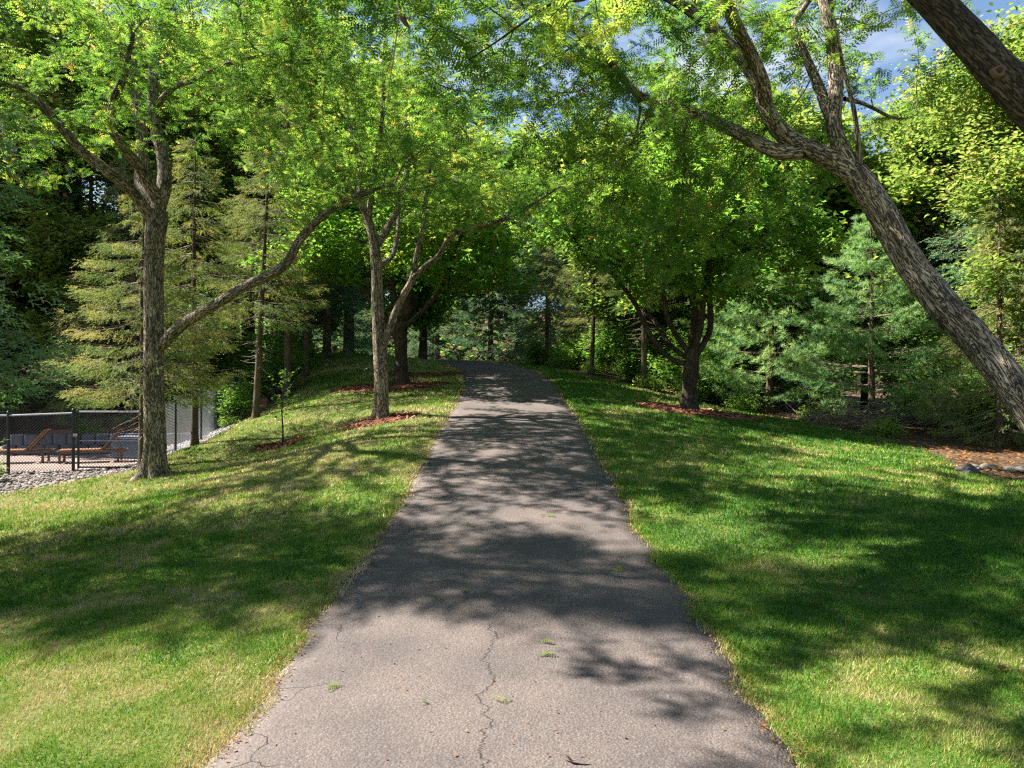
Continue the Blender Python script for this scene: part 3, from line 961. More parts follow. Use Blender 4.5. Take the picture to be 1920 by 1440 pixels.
# maple on the right lawn
X0, Y0 = 5.0, 20.0
t4 = empty('maple_tree', (X0, Y0, gz(X0, Y0) - .05), label='dark multi-limbed maple in red mulch on the lawn right of driveway', cat='tree')
trunk = (rel((X0, Y0, gz(X0, Y0) - .1), (X0, Y0, 1.6), *px(20, (1293, 720), (1296, 690), (1298, 655))), [0.224, 0.195, 0.187, 0.207, 0.166])
limbs = [
    (px(20, (1290, 684), (1252, 668), (1216, 622), (1192, 572, -.3), (1168, 538, -.5), (1140, 505, -.8), (1090, 470, -1.2), (1060, 400, -1.6)), [0.079, 0.068, 0.065, 0.059, 0.054, 0.047, 0.036, 0.022]),
    (px(20, (1290, 672), (1256, 646, .4), (1230, 605, .8), (1200, 570, 1.2), (1170, 500, 1.6), (1140, 400, 2)), [0.071, 0.064, 0.058, 0.053, 0.041, 0.022]),
    (px(20, (1292, 662), (1264, 622, -.3), (1250, 590, -.5), (1244, 548, -.7), (1235, 470, -1), (1220, 360, -1.4)), [0.075, 0.068, 0.061, 0.056, 0.045, 0.026]),
    (px(20, (1298, 660), (1302, 600), (1298, 540), (1296, 470), (1310, 360, .4), (1320, 230, .8)), [0.120, 0.108, 0.096, 0.084, 0.068, 0.036]),
    (px(20, (1304, 668), (1330, 622), (1331, 570), (1326, 510, .4), (1340, 420, .8), (1370, 300, 1.2)), [.09, .08, .072, .065, .05, .03]),
    (px(20, (1300, 664), (1313, 610, -.4), (1322, 540, -.8), (1345, 460, -1.2), (1400, 380, -1.6), (1450, 300, -2)), [.10, .09, .08, .07, .05, .03]),
]
blobs = [((4.9, 19.7, 7.0), (3.2, 2.6, 2.6), 4), ((2.7, 19.0, 5.9), (1.6, 1.6, 1.0), 1.1), ((2.4, 19.6, 7.0), (1.8, 2.0, 1.2), 1.0), ((7.2, 19.0, 6.0), (1.5, 1.5, 1.2), .8), ((5.2, 18.0, 5.0), (2.2, 1.2, .8), .7)]
broad_tree(t4, trunk, limbs, blobs, 1400, MAPLE, 'maple', 'bark_maple_and_shade', 12, per=50, size=(.12, .19), step=.34, kill=.42, spray=.15, maxleaf=27000, clump=.5, tint=(0.45, .35), sides=26)

# leaning locust on the right
D = 8.0
t5 = empty('leaning_locust_tree', (6.1, 6.2, gz(6.1, 6.2) - .05), label='big leaning locust arching over the right lawn with rough grey bark', cat='tree')
trunk = (rel((6.1, 6.2, 0.0), (5.85, 6.45, .7), *px(D, (1990, 845, -1.2), (1920, 752, -1.0), (1832, 640, -.65), (1745, 545, -.35), (1695, 475, -.2), (1645, 385, -.05), (1600, 322))), [0.196, 0.164, 0.151, 0.146, 0.147, 0.147, 0.145, 0.139, 0.130])
limbs = [
    (px(D, (1612, 335), (1560, 300), (1500, 272), (1462, 245), (1437, 205), (1424, 165, .1), (1392, 112, .2), (1335, 52, .3), (1270, 5, .4), (1150, -60, .5)), [0.122, 0.110, 0.101, 0.094, 0.085, 0.077, 0.069, 0.061, 0.052, 0.036]),
    (px(D, (1436, 195), (1428, 150, -.3), (1402, 92, -.5), (1372, 30, -.8), (1350, -40, -1.1), (1320, -150, -1.5)), [.075, .07, .064, .058, .05, .03]),
    (px(D, (1500, 285), (1462, 285), (1418, 266, .1), (1360, 237, .3), (1300, 212, .5), (1222, 190, .8), (1183, 165, 1.0), (1145, 118, 1.2), (1095, 72, 1.4), (1050, 40, 1.6), (980, 10, 1.9)), [.085, .08, .075, .068, .06, .052, .047, .042, .036, .03, .02]),
    (px(D, (1606, 330), (1580, 285), (1563, 233, .1), (1567, 165, .2), (1563, 85, .3), (1546, 0, .4), (1530, -110, .5)), [.10, .09, .083, .077, .071, .064, .045]),
    (px(D, (1566, 240, .1), (1548, 200, .2), (1536, 165, .3), (1508, 100, .5), (1488, 52, .7), (1505, 18, .8), (1540, -30, .9)), [.062, .058, .054, .046, .04, .035, .025]),
    (px(D, (1614, 325), (1608, 260, -.2), (1600, 200, -.3), (1582, 130, -.4), (1570, 60, -.6)), [.03, .026, .022, .018, .012]),
    (px(D, (1583, 185, .2), (1620, 195, .4), (1680, 222, .6), (1720, 215, .8)), [.025, .02, .015, .008]),
]
blobs = [(tuple(pt(1180, 330, 9.6)), (1.9, 1.6, .8), 1.6), (tuple(pt(1010, 140, 9.4)), (1.6, 1.5, .7), 1.4), (tuple(pt(1330, 120, 8.8)), (1.3, 1.3, .9), .6), ((0.0, 9.4, 8.0), (3.6, 2.6, 1.0), 3.2),
         (tuple(pt(1560, 30, 8.8)), (.9, .9, .7), .6), ((5.0, 8.2, 8.4), (2.6, 2.4, 1.3), 1.0), ((3.6, 12.6, 7.3), (1.9, 1.6, .6), 1.5), (tuple(pt(1310, 420, 9.0)), (.9, .9, .45), .4), (tuple(pt(1620, 70, 8.3)), (.35, .4, .35), .16)]
broad_tree(t5, trunk, limbs, blobs, 2100, LOCUST, 'locust', 'bark', 21, per=16, size=(.14, .25), tint=(0.16, 0.35), maxleaf=24000, sides=72, limb_sides=28, flare=(0.3, 0.5), step=0.24, kill=0.3)

# limb of the locust beside the camera
D = 5.0
t6 = empty('locust_tree', (5.7, 4.6, gz(5.7, 4.6) - .05), label='dark thick limb with a knot hole crossing the upper right corner', cat='tree')
trunk = (rel((5.75, 4.6, 0.0), (5.6, 4.65, 1.0), (5.25, 4.75, 2.0), (4.6, 4.85, 3.0), *px(D, (1990, 250), (1905, 168), (1830, 88), (1748, 0), (1640, -110))), [.22, .19, .17, .15, .134, .122, .113, .104, .09])
limbs = [
    (px(D, (1660, -90), (1540, -190, .2), (1380, -290, .5), (1150, -360, .8), (900, -400, 1.2)), [.09, .075, .06, .045, .025]),
    (px(D, (1690, -60), (1660, -220, -.4), (1620, -420, -.8)), [.07, .055, .03]),
    (px(D, (1400, -280, .5), (1210, -90, .7), (1105, -6, .9), (1043, 3, 1.0), (990, 36, 1.1), (937, 74, 1.2), (880, 112, 1.4)), [.03, .02, .014, .012, .010, .008, .005]),
]
blobs = [((1.6, 5.6, 6.6), (2.4, 1.6, .7), 1.6), ((3.8, 4.2, 6.9), (1.8, 1.5, .8), 1.0), (tuple(pt(930, 20, 6.2)), (.5, .5, .2), .3), (tuple(pt(640, -60, 6.4)), (.9, .6, .25), .25), ((-2.2, 5.7, 6.5), (1.3, .8, .35), .7), ((-4.4, 5.5, 6.8), (.8, .5, .3), .3)]  # last two clumps, above the view, are added to shade lawn and driveway
broad_tree(t6, trunk, limbs, blobs, 700, LOCUST, 'locust', 'bark_maple_and_shade', 27, per=12, tint=(0.4, 0.3), maxleaf=10000, sides=64, flare=(0.3, 0.5), step=0.24, kill=0.3)  # locust limb in darker maple bark: its shade is put into the colour
# knot hole on that limb
kp = pt(1874, 132, 5.0 - 0.108)
mb = MB()
ring = []
nn = 18
vv, ff = [], []
prof = [(0.052, 0.03), (0.046, -.002), (0.034, -.014), (0.024, -.006), (0.019, 0.02), (0.006, 0.045)]
ax = unit(np.array([-.15, -1.0, -.1])); ux = unit(np.cross(ax, (0, 0, 1.0))); uz = np.cross(ux, ax)
for pr, dp in prof:
    for k in range(nn):
        a = k / nn * 2 * np.pi
        w = 1 + 0.10 * math.sin(3 * a + 1) + .07 * math.sin(5 * a)
        vv.append(kp + (ux * math.cos(a) * 0.95 + uz * math.sin(a) * 0.85) * pr * w - ax * dp)
for q in range(len(prof) - 1):
    for k in range(nn):
        ff.append((q * nn + k, q * nn + (k + 1) % nn, (q + 1) * nn + (k + 1) % nn, (q + 1) * nn + k))
mb.add(np.array(vv) - np.array(t6.location), ff)
mb.build('knot_hole', M['wood_dark'], [c for c in t6.children if c.name.startswith('trunk')][0], smooth=True)


# ------------------------------------------------------------------ conifers
def conifer(name_seed, h, rbase, bare, spread, nwh, per_wh, foliage, tmpl, brush_len, per_m, droop, tintc, r0=0.13, dead=0, lift=0.0, rise=0.35, tips=False, taper=(1.25, .85)):
    """mesh data of one conifer kind: trunk, branches, crown"""
    r = np.random.default_rng(name_seed)
    P = [(0.04 * math.sin(k * 1.3) * k / 6, 0.04 * math.cos(k * 1.7) * k / 6, h * k / 6) for k in range(7)]
    V, F, B = trunk_mesh(P, [r0 * (1 - k / 6.3) + .012 for k in range(7)], 16, r, ridge=.04, flare=(.2, .5), step=.12, seed=name_seed % 11)
    trunk = mesh_np('trunk', V, F, M['bark_spruce'], {'bark': B}, smooth=True)
    tubes, LP, LX, LS, LT = [], [], [], [], []
    for w in range(nwh):
        t = bare + (1 - bare) * (w + .5 * r.random()) / nwh
        z0 = h * t
        f = (1 - t) / (1 - bare)
        L0 = spread * (0.12 + 0.88 * min(1, f * taper[0]) ** taper[1]) * (0.75 if t < bare + .06 else 1)
        for b in range(per_wh):
            az = r.random() * 2 * np.pi
            L1_ = L0 * r.uniform(.65, 1.1)
            m = 7
            u = np.linspace(0, 1, m)
            hz_ = np.array([math.cos(az), math.sin(az)])
            zz = z0 + L1_ * (lift * u + rise * (u ** 3) * 0.5 - droop * u ** 1.2 * (1.0 - .25 * u)) + r.normal(0, .02, m)
            side = r.normal(0, .06) * L1_ * u ** 2
            C = np.column_stack([hz_[0] * L1_ * u - hz_[1] * side, hz_[1] * L1_ * u + hz_[0] * side, zz])
            br = 0.010 + 0.014 * L1_ / spread
            tubes.append(tube(C, np.linspace(br, .004, m), 4))
            n = max(4, int(L1_ * per_m))
            tt = 0.22 + 0.78 * r.random(n) ** 0.8
            pos = np.stack([np.interp(tt, u, C[:, k]) for k in range(3)], 1)
            sgn = r.choice([-1, 1], n)
            lat = np.array([-hz_[1], hz_[0]])
            sl = (1 - tt * 0.75) * L1_ * 0.42 * r.random(n) ** .7                # how far out along a side twig
            pos[:, :2] += lat[None] * (sgn * sl)[:, None] + hz_[None] * (sl * .45)[:, None]
            pos[:, 2] -= sl * (0.25 + droop * .5) + r.random(n) * 0.05
            X = np.column_stack([hz_[0] * .8 - hz_[1] * sgn * .8 * (r.random(n)), hz_[1] * .8 + hz_[0] * sgn * .8 * r.random(n), r.normal(-.25 - droop * .6, .3, n)])
            if tips: X[:, 2] += .75
            LP.append(pos); LX.append(X); LS.append(r.uniform(.75, 1.25, n) * brush_len)
            LT.append(np.clip(tintc + .35 * (tt - .5) + r.normal(0, .16, n) + r.normal(0, .18), 0, 1))
            if b % 2 == 0:   # a few side twigs in wood
                for q in range(3):
                    tq = r.uniform(.3, .8)
                    p0 = np.array([np.interp(tq, u, C[:, k]) for k in range(3)])
                    sg = r.choice([-1, 1])
                    e = p0 + np.array([lat[0] * sg + hz_[0] * .5, lat[1] * sg + hz_[1] * .5, -.3 - droop * .5]) * L1_ * .35 * (1 - tq * .6)
                    tubes.append(tube(np.array([p0, (p0 + e) / 2 + (0, 0, .03), e]), np.array([.006, .005, .003]), 3))
    for k in range(dead):    # bare dead twigs low on the trunk
        z0 = h * bare * r.uniform(.35, 1.05)
        az = r.random() * 2 * np.pi
        L1_ = r.uniform(.25, .9) * spread * .5
        p0 = np.array([0, 0, z0])
        e = p0 + np.array([math.cos(az), math.sin(az), r.uniform(-.5, .1)]) * L1_
        mid = (p0 + e) / 2 + r.normal(0, .05, 3)
        tubes.append(tube(np.array([p0, mid, e]), np.array([.011, .008, .003]), 3))
    V, F, B = join_tubes(tubes)
    branches = mesh_np('branches', V, F, M['twig_dead'], {'bark': B})
    V, F, T = leaves(tmpl, np.concatenate(LP), np.concatenate(LX), np.concatenate(LS), np.concatenate(LT), r=r, flat=.3)
    crown = mesh_np('crown', V, F, M[foliage], {'tint': T})
    return trunk, branches, crown


def plant(parts, name, x, y, label, group, s=1.0, rz=None, sz=None, cat='tree', dz=-.06, names=('trunk', 'branches', 'crown'), tilt=(0, 0)):
    o = empty(name, (x, y, gz(x, y) + dz), rng.random() * 6.28 if rz is None else rz, label, cat, group)
    o.rotation_euler.x, o.rotation_euler.y = tilt
    o.scale = (s, s, s * (sz or 1))
    for nm, me in zip(names, parts):
        c = link(nm, me, o)
        if nm in ('branches', 'stems'): c['kind'] = 'stuff'
    return o


K_THIN = conifer(101, 8.5, .13, .27, 2.6, 20, 5, 'spruce', BRUSH, .25, 46, .34, .40, r0=.125, dead=26)
K_BARE = conifer(102, 11.5, .13, .34, 2.3, 24, 5, 'spruce', BRUSH, .27, 30, .30, .38, r0=.12, dead=40)
K_FULL = conifer(103, 12.0, .18, .03, 3.2, 34, 7, 'spruce_dark', BRUSH, .34, 22, .28, .40, r0=.19, dead=8)
K_DROOP = conifer(104, 10.5, .16, .05, 2.9, 30, 6, 'spruce', BRUSH, .30, 24, .42, .42, r0=.15, dead=20)
K_PINE = conifer(105, 7.0, .12, .06, 2.7, 22, 7, 'pine', TUFT, .15, 34, .10, .55, r0=.11, lift=.12, tips=True)

LS_ = 'spruces on the left bank'
plant(K_THIN, 'spruce_tree', -8.45, 16.25, 'sparse tan-needled spruce right behind the trunk of the gate locust', LS_, .76, 2.1)
plant(K_BARE, 'spruce_tree', -8.1, 18.1, 'spruce with bare scaly trunk in front of the pale rock bed', LS_, .7, 0.4)
plant(K_BARE, 'spruce_tree', -7.62, 21.1, 'slim bare-stemmed spruce leaning at the far end of the black fence', LS_, .78, 3.0, tilt=(0, R(-3)))
plant(K_BARE, 'spruce_tree', -7.9, 25.0, 'bare-stemmed spruce in leafy bushes where the left lawn meets the bank', LS_, 1.0, 5.0)
plant(K_BARE, 'spruce_tree', -8.4, 29.0, 'thin grey spruce stem on the shaded far left lawn edge', LS_, .9, 1.3)
plant(K_FULL, 'spruce_tree', -9.0, 34.5, 'broad dark spruce at the top of the left lawn', LS_, 1.0, 1.0)
plant(K_DROOP, 'spruce_tree', -13.2, 24.8, 'drooping spruce on the brown bank behind the loungers', LS_, .95, 2.0)
plant(K_FULL, 'spruce_tree', -17.2, 29.0, 'dark spruce on the bank behind the patio, at the left picture edge', LS_, .95, 0.2)
plant(K_FULL, 'spruce_tree', -14.2, 30.0, 'dark spruce between the patio bank and the far left lawn', LS_, .9, 4.4)
plant(K_DROOP, 'spruce_tree', -19.5, 24.5, 'drooping spruce at the far left end of the patio', LS_, .9, 1.5)

FS_ = 'spruces around the driveway bend'
for x, y, s, rz, k, lb in ((-5.5, 52, 1.0, 1, K_FULL, 'dark blue-green spruce left of the driveway bend, beyond the crest'), (-1.5, 50, 1.05, 2.2, K_FULL, 'dark blue-green spruce straight beyond the driveway bend'),
                           (2.4, 47.0, 1.1, 4.7, K_FULL, 'dark spruce right of the straight-ahead one beyond the bend'), (-9.8, 54, 1.1, .3, K_FULL, 'dark spruce far behind the mulched maple'), (-14, 56, 1.1, 3.3, K_FULL, 'dark spruce far behind the broad lawn-top spruce'),
                           (1.9, 38.5, .7, 5.0, K_DROOP, 'pale tan spruce right where the driveway vanishes'), (2.6, 34.6, .8, 2.4, K_BARE, 'spruce with dark stem first along the wood edge right of the bend'),
                           (3.4, 30.2, .75, 1.1, K_BARE, 'tan spruce with thin leaning stem on the wood edge right of driveway'), (4.9, 26.3, .85, 3.9, K_BARE, 'brown-stemmed spruce on the wood edge behind the two stakes'),
                           (4.2, 33.6, .72, 0.7, K_DROOP, 'drooping spruce deep in the wood right of the bend'), (8.2, 30, .9, 2.8, K_DROOP, 'drooping spruce behind the right lawn maple')):
    plant(k, 'spruce_tree', x, y, lb, FS_, s, rz, tilt=(0, R(4)) if 'leaning' in lb else (0, 0))
RS_ = 'conifers along the right wood'
plant(K_PINE, 'pine_tree', 8.8, 24.2, 'soft bluish white pine, bright needles, right of the dark maple', RS_, 1.05, 0.5)
plant(K_PINE, 'pine_tree', 10.9, 21.5, 'smaller soft-needled pine behind the brush pile', RS_, .95, 2.5)
plant(K_PINE, 'pine_tree', 9.8, 28.0, 'taller pine behind the dark maple crown', RS_, 1.25, 4.2)
plant(K_DROOP, 'spruce_tree', 12.3, 17.9, 'spruce with brown drooping boughs behind the leaning trunk', RS_, .62, 1.9)
plant(K_DROOP, 'spruce_tree', 13.6, 14.6, 'spruce with drooping boughs at the right picture edge under the leaning trunk', RS_, .66, 4.0)
plant(K_FULL, 'spruce_tree', 15.5, 21.5, 'tall dark spruce deep in the right wood', RS_, 1.05, 4.0)
plant(K_DROOP, 'spruce_tree', 17.3, 17.5, 'tall tan spruce behind the right edge of the wood', RS_, .75, 2.0)

# the blue-green bough reaching in from the left
b0 = empty('spruce_tree', (-9.25, 8.5, gz(-9.25, 8.5) - .05), .6, label='blue-green spruce bough reaching in at the left picture edge', cat='tree')
tr_, br_, cr_ = conifer(106, 18.0, .1, .075, 3.6, 54, 7, 'spruce_near', BRUSH, .33, 34, .27, .5, r0=.17, rise=.5, taper=(1.0, 1.0))
for nm, me in zip(('trunk', 'branches', 'crown'), (tr_, br_, cr_)): link(nm, me, b0)


# ------------------------------------------------------------------ broadleaf trees of the wood: two grown once, then planted
def wood_tree(seed, h, rad, natt, nleaf, lmat, r0, tint, size=(.19, .33), per=90):
    root = empty('_grow', (0, 0, 0))
    r = np.random.default_rng(seed)
    H = h
    trunk = (rel((0, 0, -.1), (.05, 0, H * .15), (-.05, .08, H * .32)), [r0 * 1.2, r0, r0 * .85])
    limbs = []
    for k in range(5):
        a = k * 1.256 + r.random()
        o = rad * r.uniform(.35, .75)
        zt = H * r.uniform(.55, .9)
        limbs.append((rel((-.05, .08, H * (.25 + .015 * k)), (math.cos(a) * o * .35, math.sin(a) * o * .35, H * .25 + (zt - H * .25) * .45), (math.cos(a) * o, math.sin(a) * o, zt)), [r0 * .6, r0 * .4, r0 * .16]))
    limbs.append((rel((-.05, .08, H * .31), (.1, -.1, H * .6), (0, .1, H * .93)), [r0 * .8, r0 * .5, r0 * .15]))
    blobs = [((0, 0, H * .66), (rad, rad, H * .30), 4), ((0, 0, H * .38), (rad * .9, rad * .9, H * .16), 1.4)]
    broad_tree(root, trunk, limbs, blobs, natt, OVAL, lmat, 'bark_maple_and_shade', seed, per=per, size=size, step=.5, kill=.62, spray=.28, maxleaf=nleaf, clump=.65, tint=tint, sides=12, limb_sides=8, tip=.006, rleaf=.03)
    parts, names = [], []
    for c in list(root.children):
        parts.append(c.data); names.append(c.name.split('.')[0])
        bpy.data.objects.remove(c)
    bpy.data.objects.remove(root)
    return parts, names


WA = wood_tree(201, 13.0, 4.2, 900, 52000, 'broad', .2, (.5, .3))
WB = wood_tree(202, 11.0, 3.8, 800, 46000, 'broad', .17, (.42, .3))
WC = wood_tree(203, 9.5, 3.6, 800, 46000, 'maple', .17, (.5, .3))
WD = wood_tree(204, 12.5, 4.0, 1100, 95000, 'broad', .18, (.5, .35), (.11, .19), 160)
LW_ = 'leafy trees behind the left bank'
RW_ = 'leafy trees of the right wood'
CW_ = 'leafy trees beyond the driveway bend'
for k, x, y, s, rz, lb, g in (
        (WD, -11.8, 31.5, 1.45, .3, 'yellow-green leafy tree seen between the two left locusts', LW_),
        (WB, -9.0, 39, 1.5, 1.4, 'leafy tree behind the broad spruce at the lawn top', LW_),
        (WD, -18.5, 30, 1.4, 2.2, 'tall leafy tree behind the gate locust crown, above the dark bank spruce', LW_),
        (WA, -24.0, 28, 1.25, 3.6, 'leafy tree at the far left edge behind the patio', LW_),
        (WB, -15.2, 27.0, .72, 2.6, 'small sunlit leafy tree on the bank above the loungers', LW_),
        (WB, -19.4, 27.2, .8, 5.0, 'small leafy tree on the bank at the left picture edge', LW_),
        (WC, -10.6, 37.0, 1.0, 1.9, 'leafy tree just behind the broad lawn-top spruce', LW_),
        (WB, -16, 41, 1.7, 4.1, 'tall leafy tree far behind the left bank', LW_),
        (WC, -5.5, 43.5, 1.3, .7, 'dark leafy maple inside the driveway bend', CW_),
        (WB, 0.5, 56, 1.7, 5.5, 'leafy tree far beyond the bend, straight ahead', CW_),
        (WB, -6.5, 57, 1.7, 3.1, 'tall leafy tree far beyond the bend, left of the straight-ahead one', CW_),
        (WA, 7.0, 50, 1.4, 0.9, 'tall leafy tree far beyond the bend, right of the straight-ahead one', CW_),
        (WB, 5.6, 30.5, .8, 2.0, 'sunlit leafy tree on the wood edge behind the leaning spruce stem', CW_),
        (WB, 11.3, 30.0, 1.1, 5.9, 'leafy tree behind the smaller pine', CW_),
        (WC, 7.0, 35.0, 1.15, 1.7, 'dark leafy tree in the wood right of the bend', CW_),
        (WA, 9.5, 28.5, 1.0, 4.8, 'tall tree with bronze-tinged crown behind the right lawn maple', RW_),
        (WB, 13.0, 26.0, 1.0, 1.2, 'leafy tree behind the white pine', RW_),
        (WD, 16.0, 25.0, 1.0, 3.0, 'tall yellow-green tree at the right, below the open patch of sky', RW_),
        (WD, 15.3, 18.2, 1.0, 0.4, 'tall bright leafy tree at the right picture edge below the knotted limb', RW_),
        (WD, 19.0, 20.0, 1.2, 5.2, 'tallest bright leafy tree at the upper right corner', RW_),
        (WC, 13.0, 33.0, 1.2, 3.3, 'dark leafy tree deep in the right wood', RW_)):
    plant(k[0], 'leafy_tree', x, y, lb, g, s, rz, names=k[1])


# ------------------------------------------------------------------ shrubs and undergrowth
def shrub_parts(seed, n, tmpl, lmat, size, hgt, rad, tint):
    r = np.random.default_rng(seed)
    tubes, tips = [], []
    for k in range(16):
        a = r.random() * 6.28
        o = rad * r.random() ** .6
        e = np.array([math.cos(a) * o, math.sin(a) * o, hgt * r.uniform(.5, 1.0)])
        m = e * .5 + np.array([0, 0, hgt * .1]) + r.normal(0, .06, 3)
        s0 = np.array([math.cos(a), math.sin(a), 0]) * .08
        tubes.append(tube(np.array([s0, m, e]), np.array([.014, .009, .004]), 3))
        for q in range(7):
            t = r.uniform(.3, 1)
            tips.append(s0 * (1 - t) ** 2 + 2 * m * t * (1 - t) + e * t * t + r.normal(0, .16, 3) * rad)
    V, F, B = join_tubes(tubes)
    stems = mesh_np('stems', V, F, M['twig'])
    tips = np.array(tips)
    k = r.integers(0, len(tips), n)
    P = tips[k] + r.normal(0, .13, (n, 3)) * rad
    P[:, 2] = np.abs(P[:, 2])
    az = r.random(n) * 6.28
    X = np.stack([np.cos(az), np.sin(az), r.normal(-.2, .35, n)], 1)
    V, F, T = leaves(tmpl, P, X, r.uniform(*size, n), tint + r.normal(0, .16, n) + (r.random(len(tips))[k] - .5) * .3, r=r)
    return (stems, mesh_np('foliage', V, F, M[lmat], {'tint': T}))


SA = shrub_parts(301, 2600, OVAL, 'shrub', (.09, .16), 1.5, 1.0, .5)
SB = shrub_parts(302, 2200, MAPLE, 'shrub', (.10, .17), 2.3, 1.1, .42)
SC = shrub_parts(303, 1500, OVAL, 'shrub', (.07, .12), .55, .8, .66)
SN = ('stems', 'foliage')
BL, BR, BF = 'bushes on the left bank', 'bushes along the right wood edge', 'low plants fringing the right lawn'
for k, x, y, s, lb, g in (
        (SA, -8.9, 22.8, .9, 'leafy bush just past the fence end', BL), (SB, -8.6, 26.0, 1.0, 'leafy bush round the stem of the lawn-edge spruce', BL),
        (SB, -10.9, 28.6, 1.2, 'dark bush above the timber edging', BL), (SB, -12.6, 29.4, 1.4, 'dark bush on top of the brown bank', BL), (SB, -15.0, 29.8, 1.4, 'dark bush on the bank above the loungers', BL),
        (SB, -17.6, 30.5, 1.4, 'dark bush behind the leftmost spruce', BL), (SB, -20.5, 29.0, 1.5, 'dark bush at the left end of the bank', BL), (SB, -10.0, 31.0, 1.2, 'dark bush below the lawn-top spruce', BL),
        (SA, -8.9, 30.8, .8, 'small bush at the far edge of the left lawn', BL), (SA, -13.4, 22.6, .55, 'pale green bush beside the loungers', BL), (SA, -11.6, 15.6, .4, 'weedy bush in the gravel by the gate', BL),
        (SA, -10.9, 35.8, .9, 'sunny bush behind the lawn-top spruce trunk', BL),
        (SA, 1.5, 37.2, .9, 'bright bush first right of the bend', BR), (SA, 2.9, 33.2, 1.0, 'bush between the first two wood-edge stems', BR), (SB, 4.2, 31.6, 1.0, 'bush behind the leaning stem', BR),
        (SB, 5.0, 28.6, 1.0, 'bush between the leaning stem and the brown stem', BR), (SA, 4.6, 28.0, .7, 'small bush in front of the leaning stem', BR), (SB, 6.2, 26.9, 1.0, 'bush right behind the two stakes', BR),
        (SB, 7.3, 25.4, 1.1, 'bush behind the dark maple trunk', BR), (SA, 6.6, 25.0, .9, 'leafy bush left of the dark maple trunk', BR), (SB, 8.6, 26.2, 1.2, 'bush under the white pine, on its left', BR),
        (SB, 11.0, 25.0, 1.3, 'bush behind the smaller pine', BR), (SB, 13.2, 23.0, 1.3, 'bush in the shade between pine and spruces', BR), (SB, 12.9, 19.8, 1.0, 'bush under the brown-boughed spruce', BR),
        (SB, 15.4, 17.8, 1.3, 'bush in the dark behind the leaning trunk', BR), (SB, 16.6, 14.8, 1.3, 'bush at the right picture edge behind the boughs', BR), (SB, 6.4, 30.0, 1.3, 'bush deep behind the brown stem', BR),
        (SB, 3.9, 35.2, 1.2, 'bush deep behind the first wood-edge stem', BR), (SB, 9.6, 30.6, 1.5, 'bush deep behind the pine', BR), (SB, 16.5, 21.0, 1.5, 'bush deep in the right wood shade', BR),
        (SC, 2.3, 35.2, .8, 'low plant by the first wood-edge stem', BF), (SC, 3.5, 30.6, .8, 'low plant by the leaning stem', BF), (SC, 5.1, 26.0, .8, 'low plant beside the brown stem', BF), (SC, 6.2, 24.7, .8, 'low plant behind the stakes lawn edge', BF),
        (SC, 7.5, 22.9, .8, 'low plant behind the mulch of the dark maple', BF), (SC, 8.7, 20.6, .7, 'low plant in front of the white pine', BF), (SC, 9.6, 18.2, .7, 'low plant in front of the brush pile', BF),
        (SC, -8.7, 21.9, .5, 'low plant at the foot of the slim spruce', BL)):
    plant(k, 'shrub', x, y, lb, g, s, names=SN, cat='shrub', dz=-.03)

# far woodland that reads as one mass
n = 48000
a = rng.uniform(R(-62), R(58), n)
d = rng.uniform(54, 74, n)
P = np.stack([np.sin(a) * d, np.cos(a) * d, 3 + 9.0 * rng.random(n) ** 1.3], 1)
top = 5 + 8 * vnoise(np.stack([a * 14, 0 * a], 1), 1.0, 77)
P[:, 2] = 1.5 + (P[:, 2] - 3) / 9 * top
az = rng.random(n) * 6.28
V, F, T = leaves(OVAL, P, np.stack([np.cos(az), np.sin(az), rng.normal(-.2, .4, n)], 1), rng.uniform(.42, .75, n), .25 + .5 * (fbm(P, .4, 5) - .5) + rng.normal(0, .15, n))
tag(link('far_woodland', mesh_np('far_woodland', V, F, M['shrub'], {'tint': T})), 'dim green mass of far woodland behind all the trees', 'woodland', kind='stuff')


# ------------------------------------------------------------------ grass
def scatter(n, region, r):
    x0, x1, y0, y1 = region
    xy = np.stack([r.uniform(x0, x1, n), r.uniform(y0, y1, n)], 1)
    return xy


MULCH = [(-3.13, 16.9, 1.0, .75), (-4.0, 23.6, 2.0, 1.4), (-3.5, 27.5, 1.7, 1.0), (5.1, 19.6, 1.9, 1.3), (-5.5, 16.95, .7, .45)]


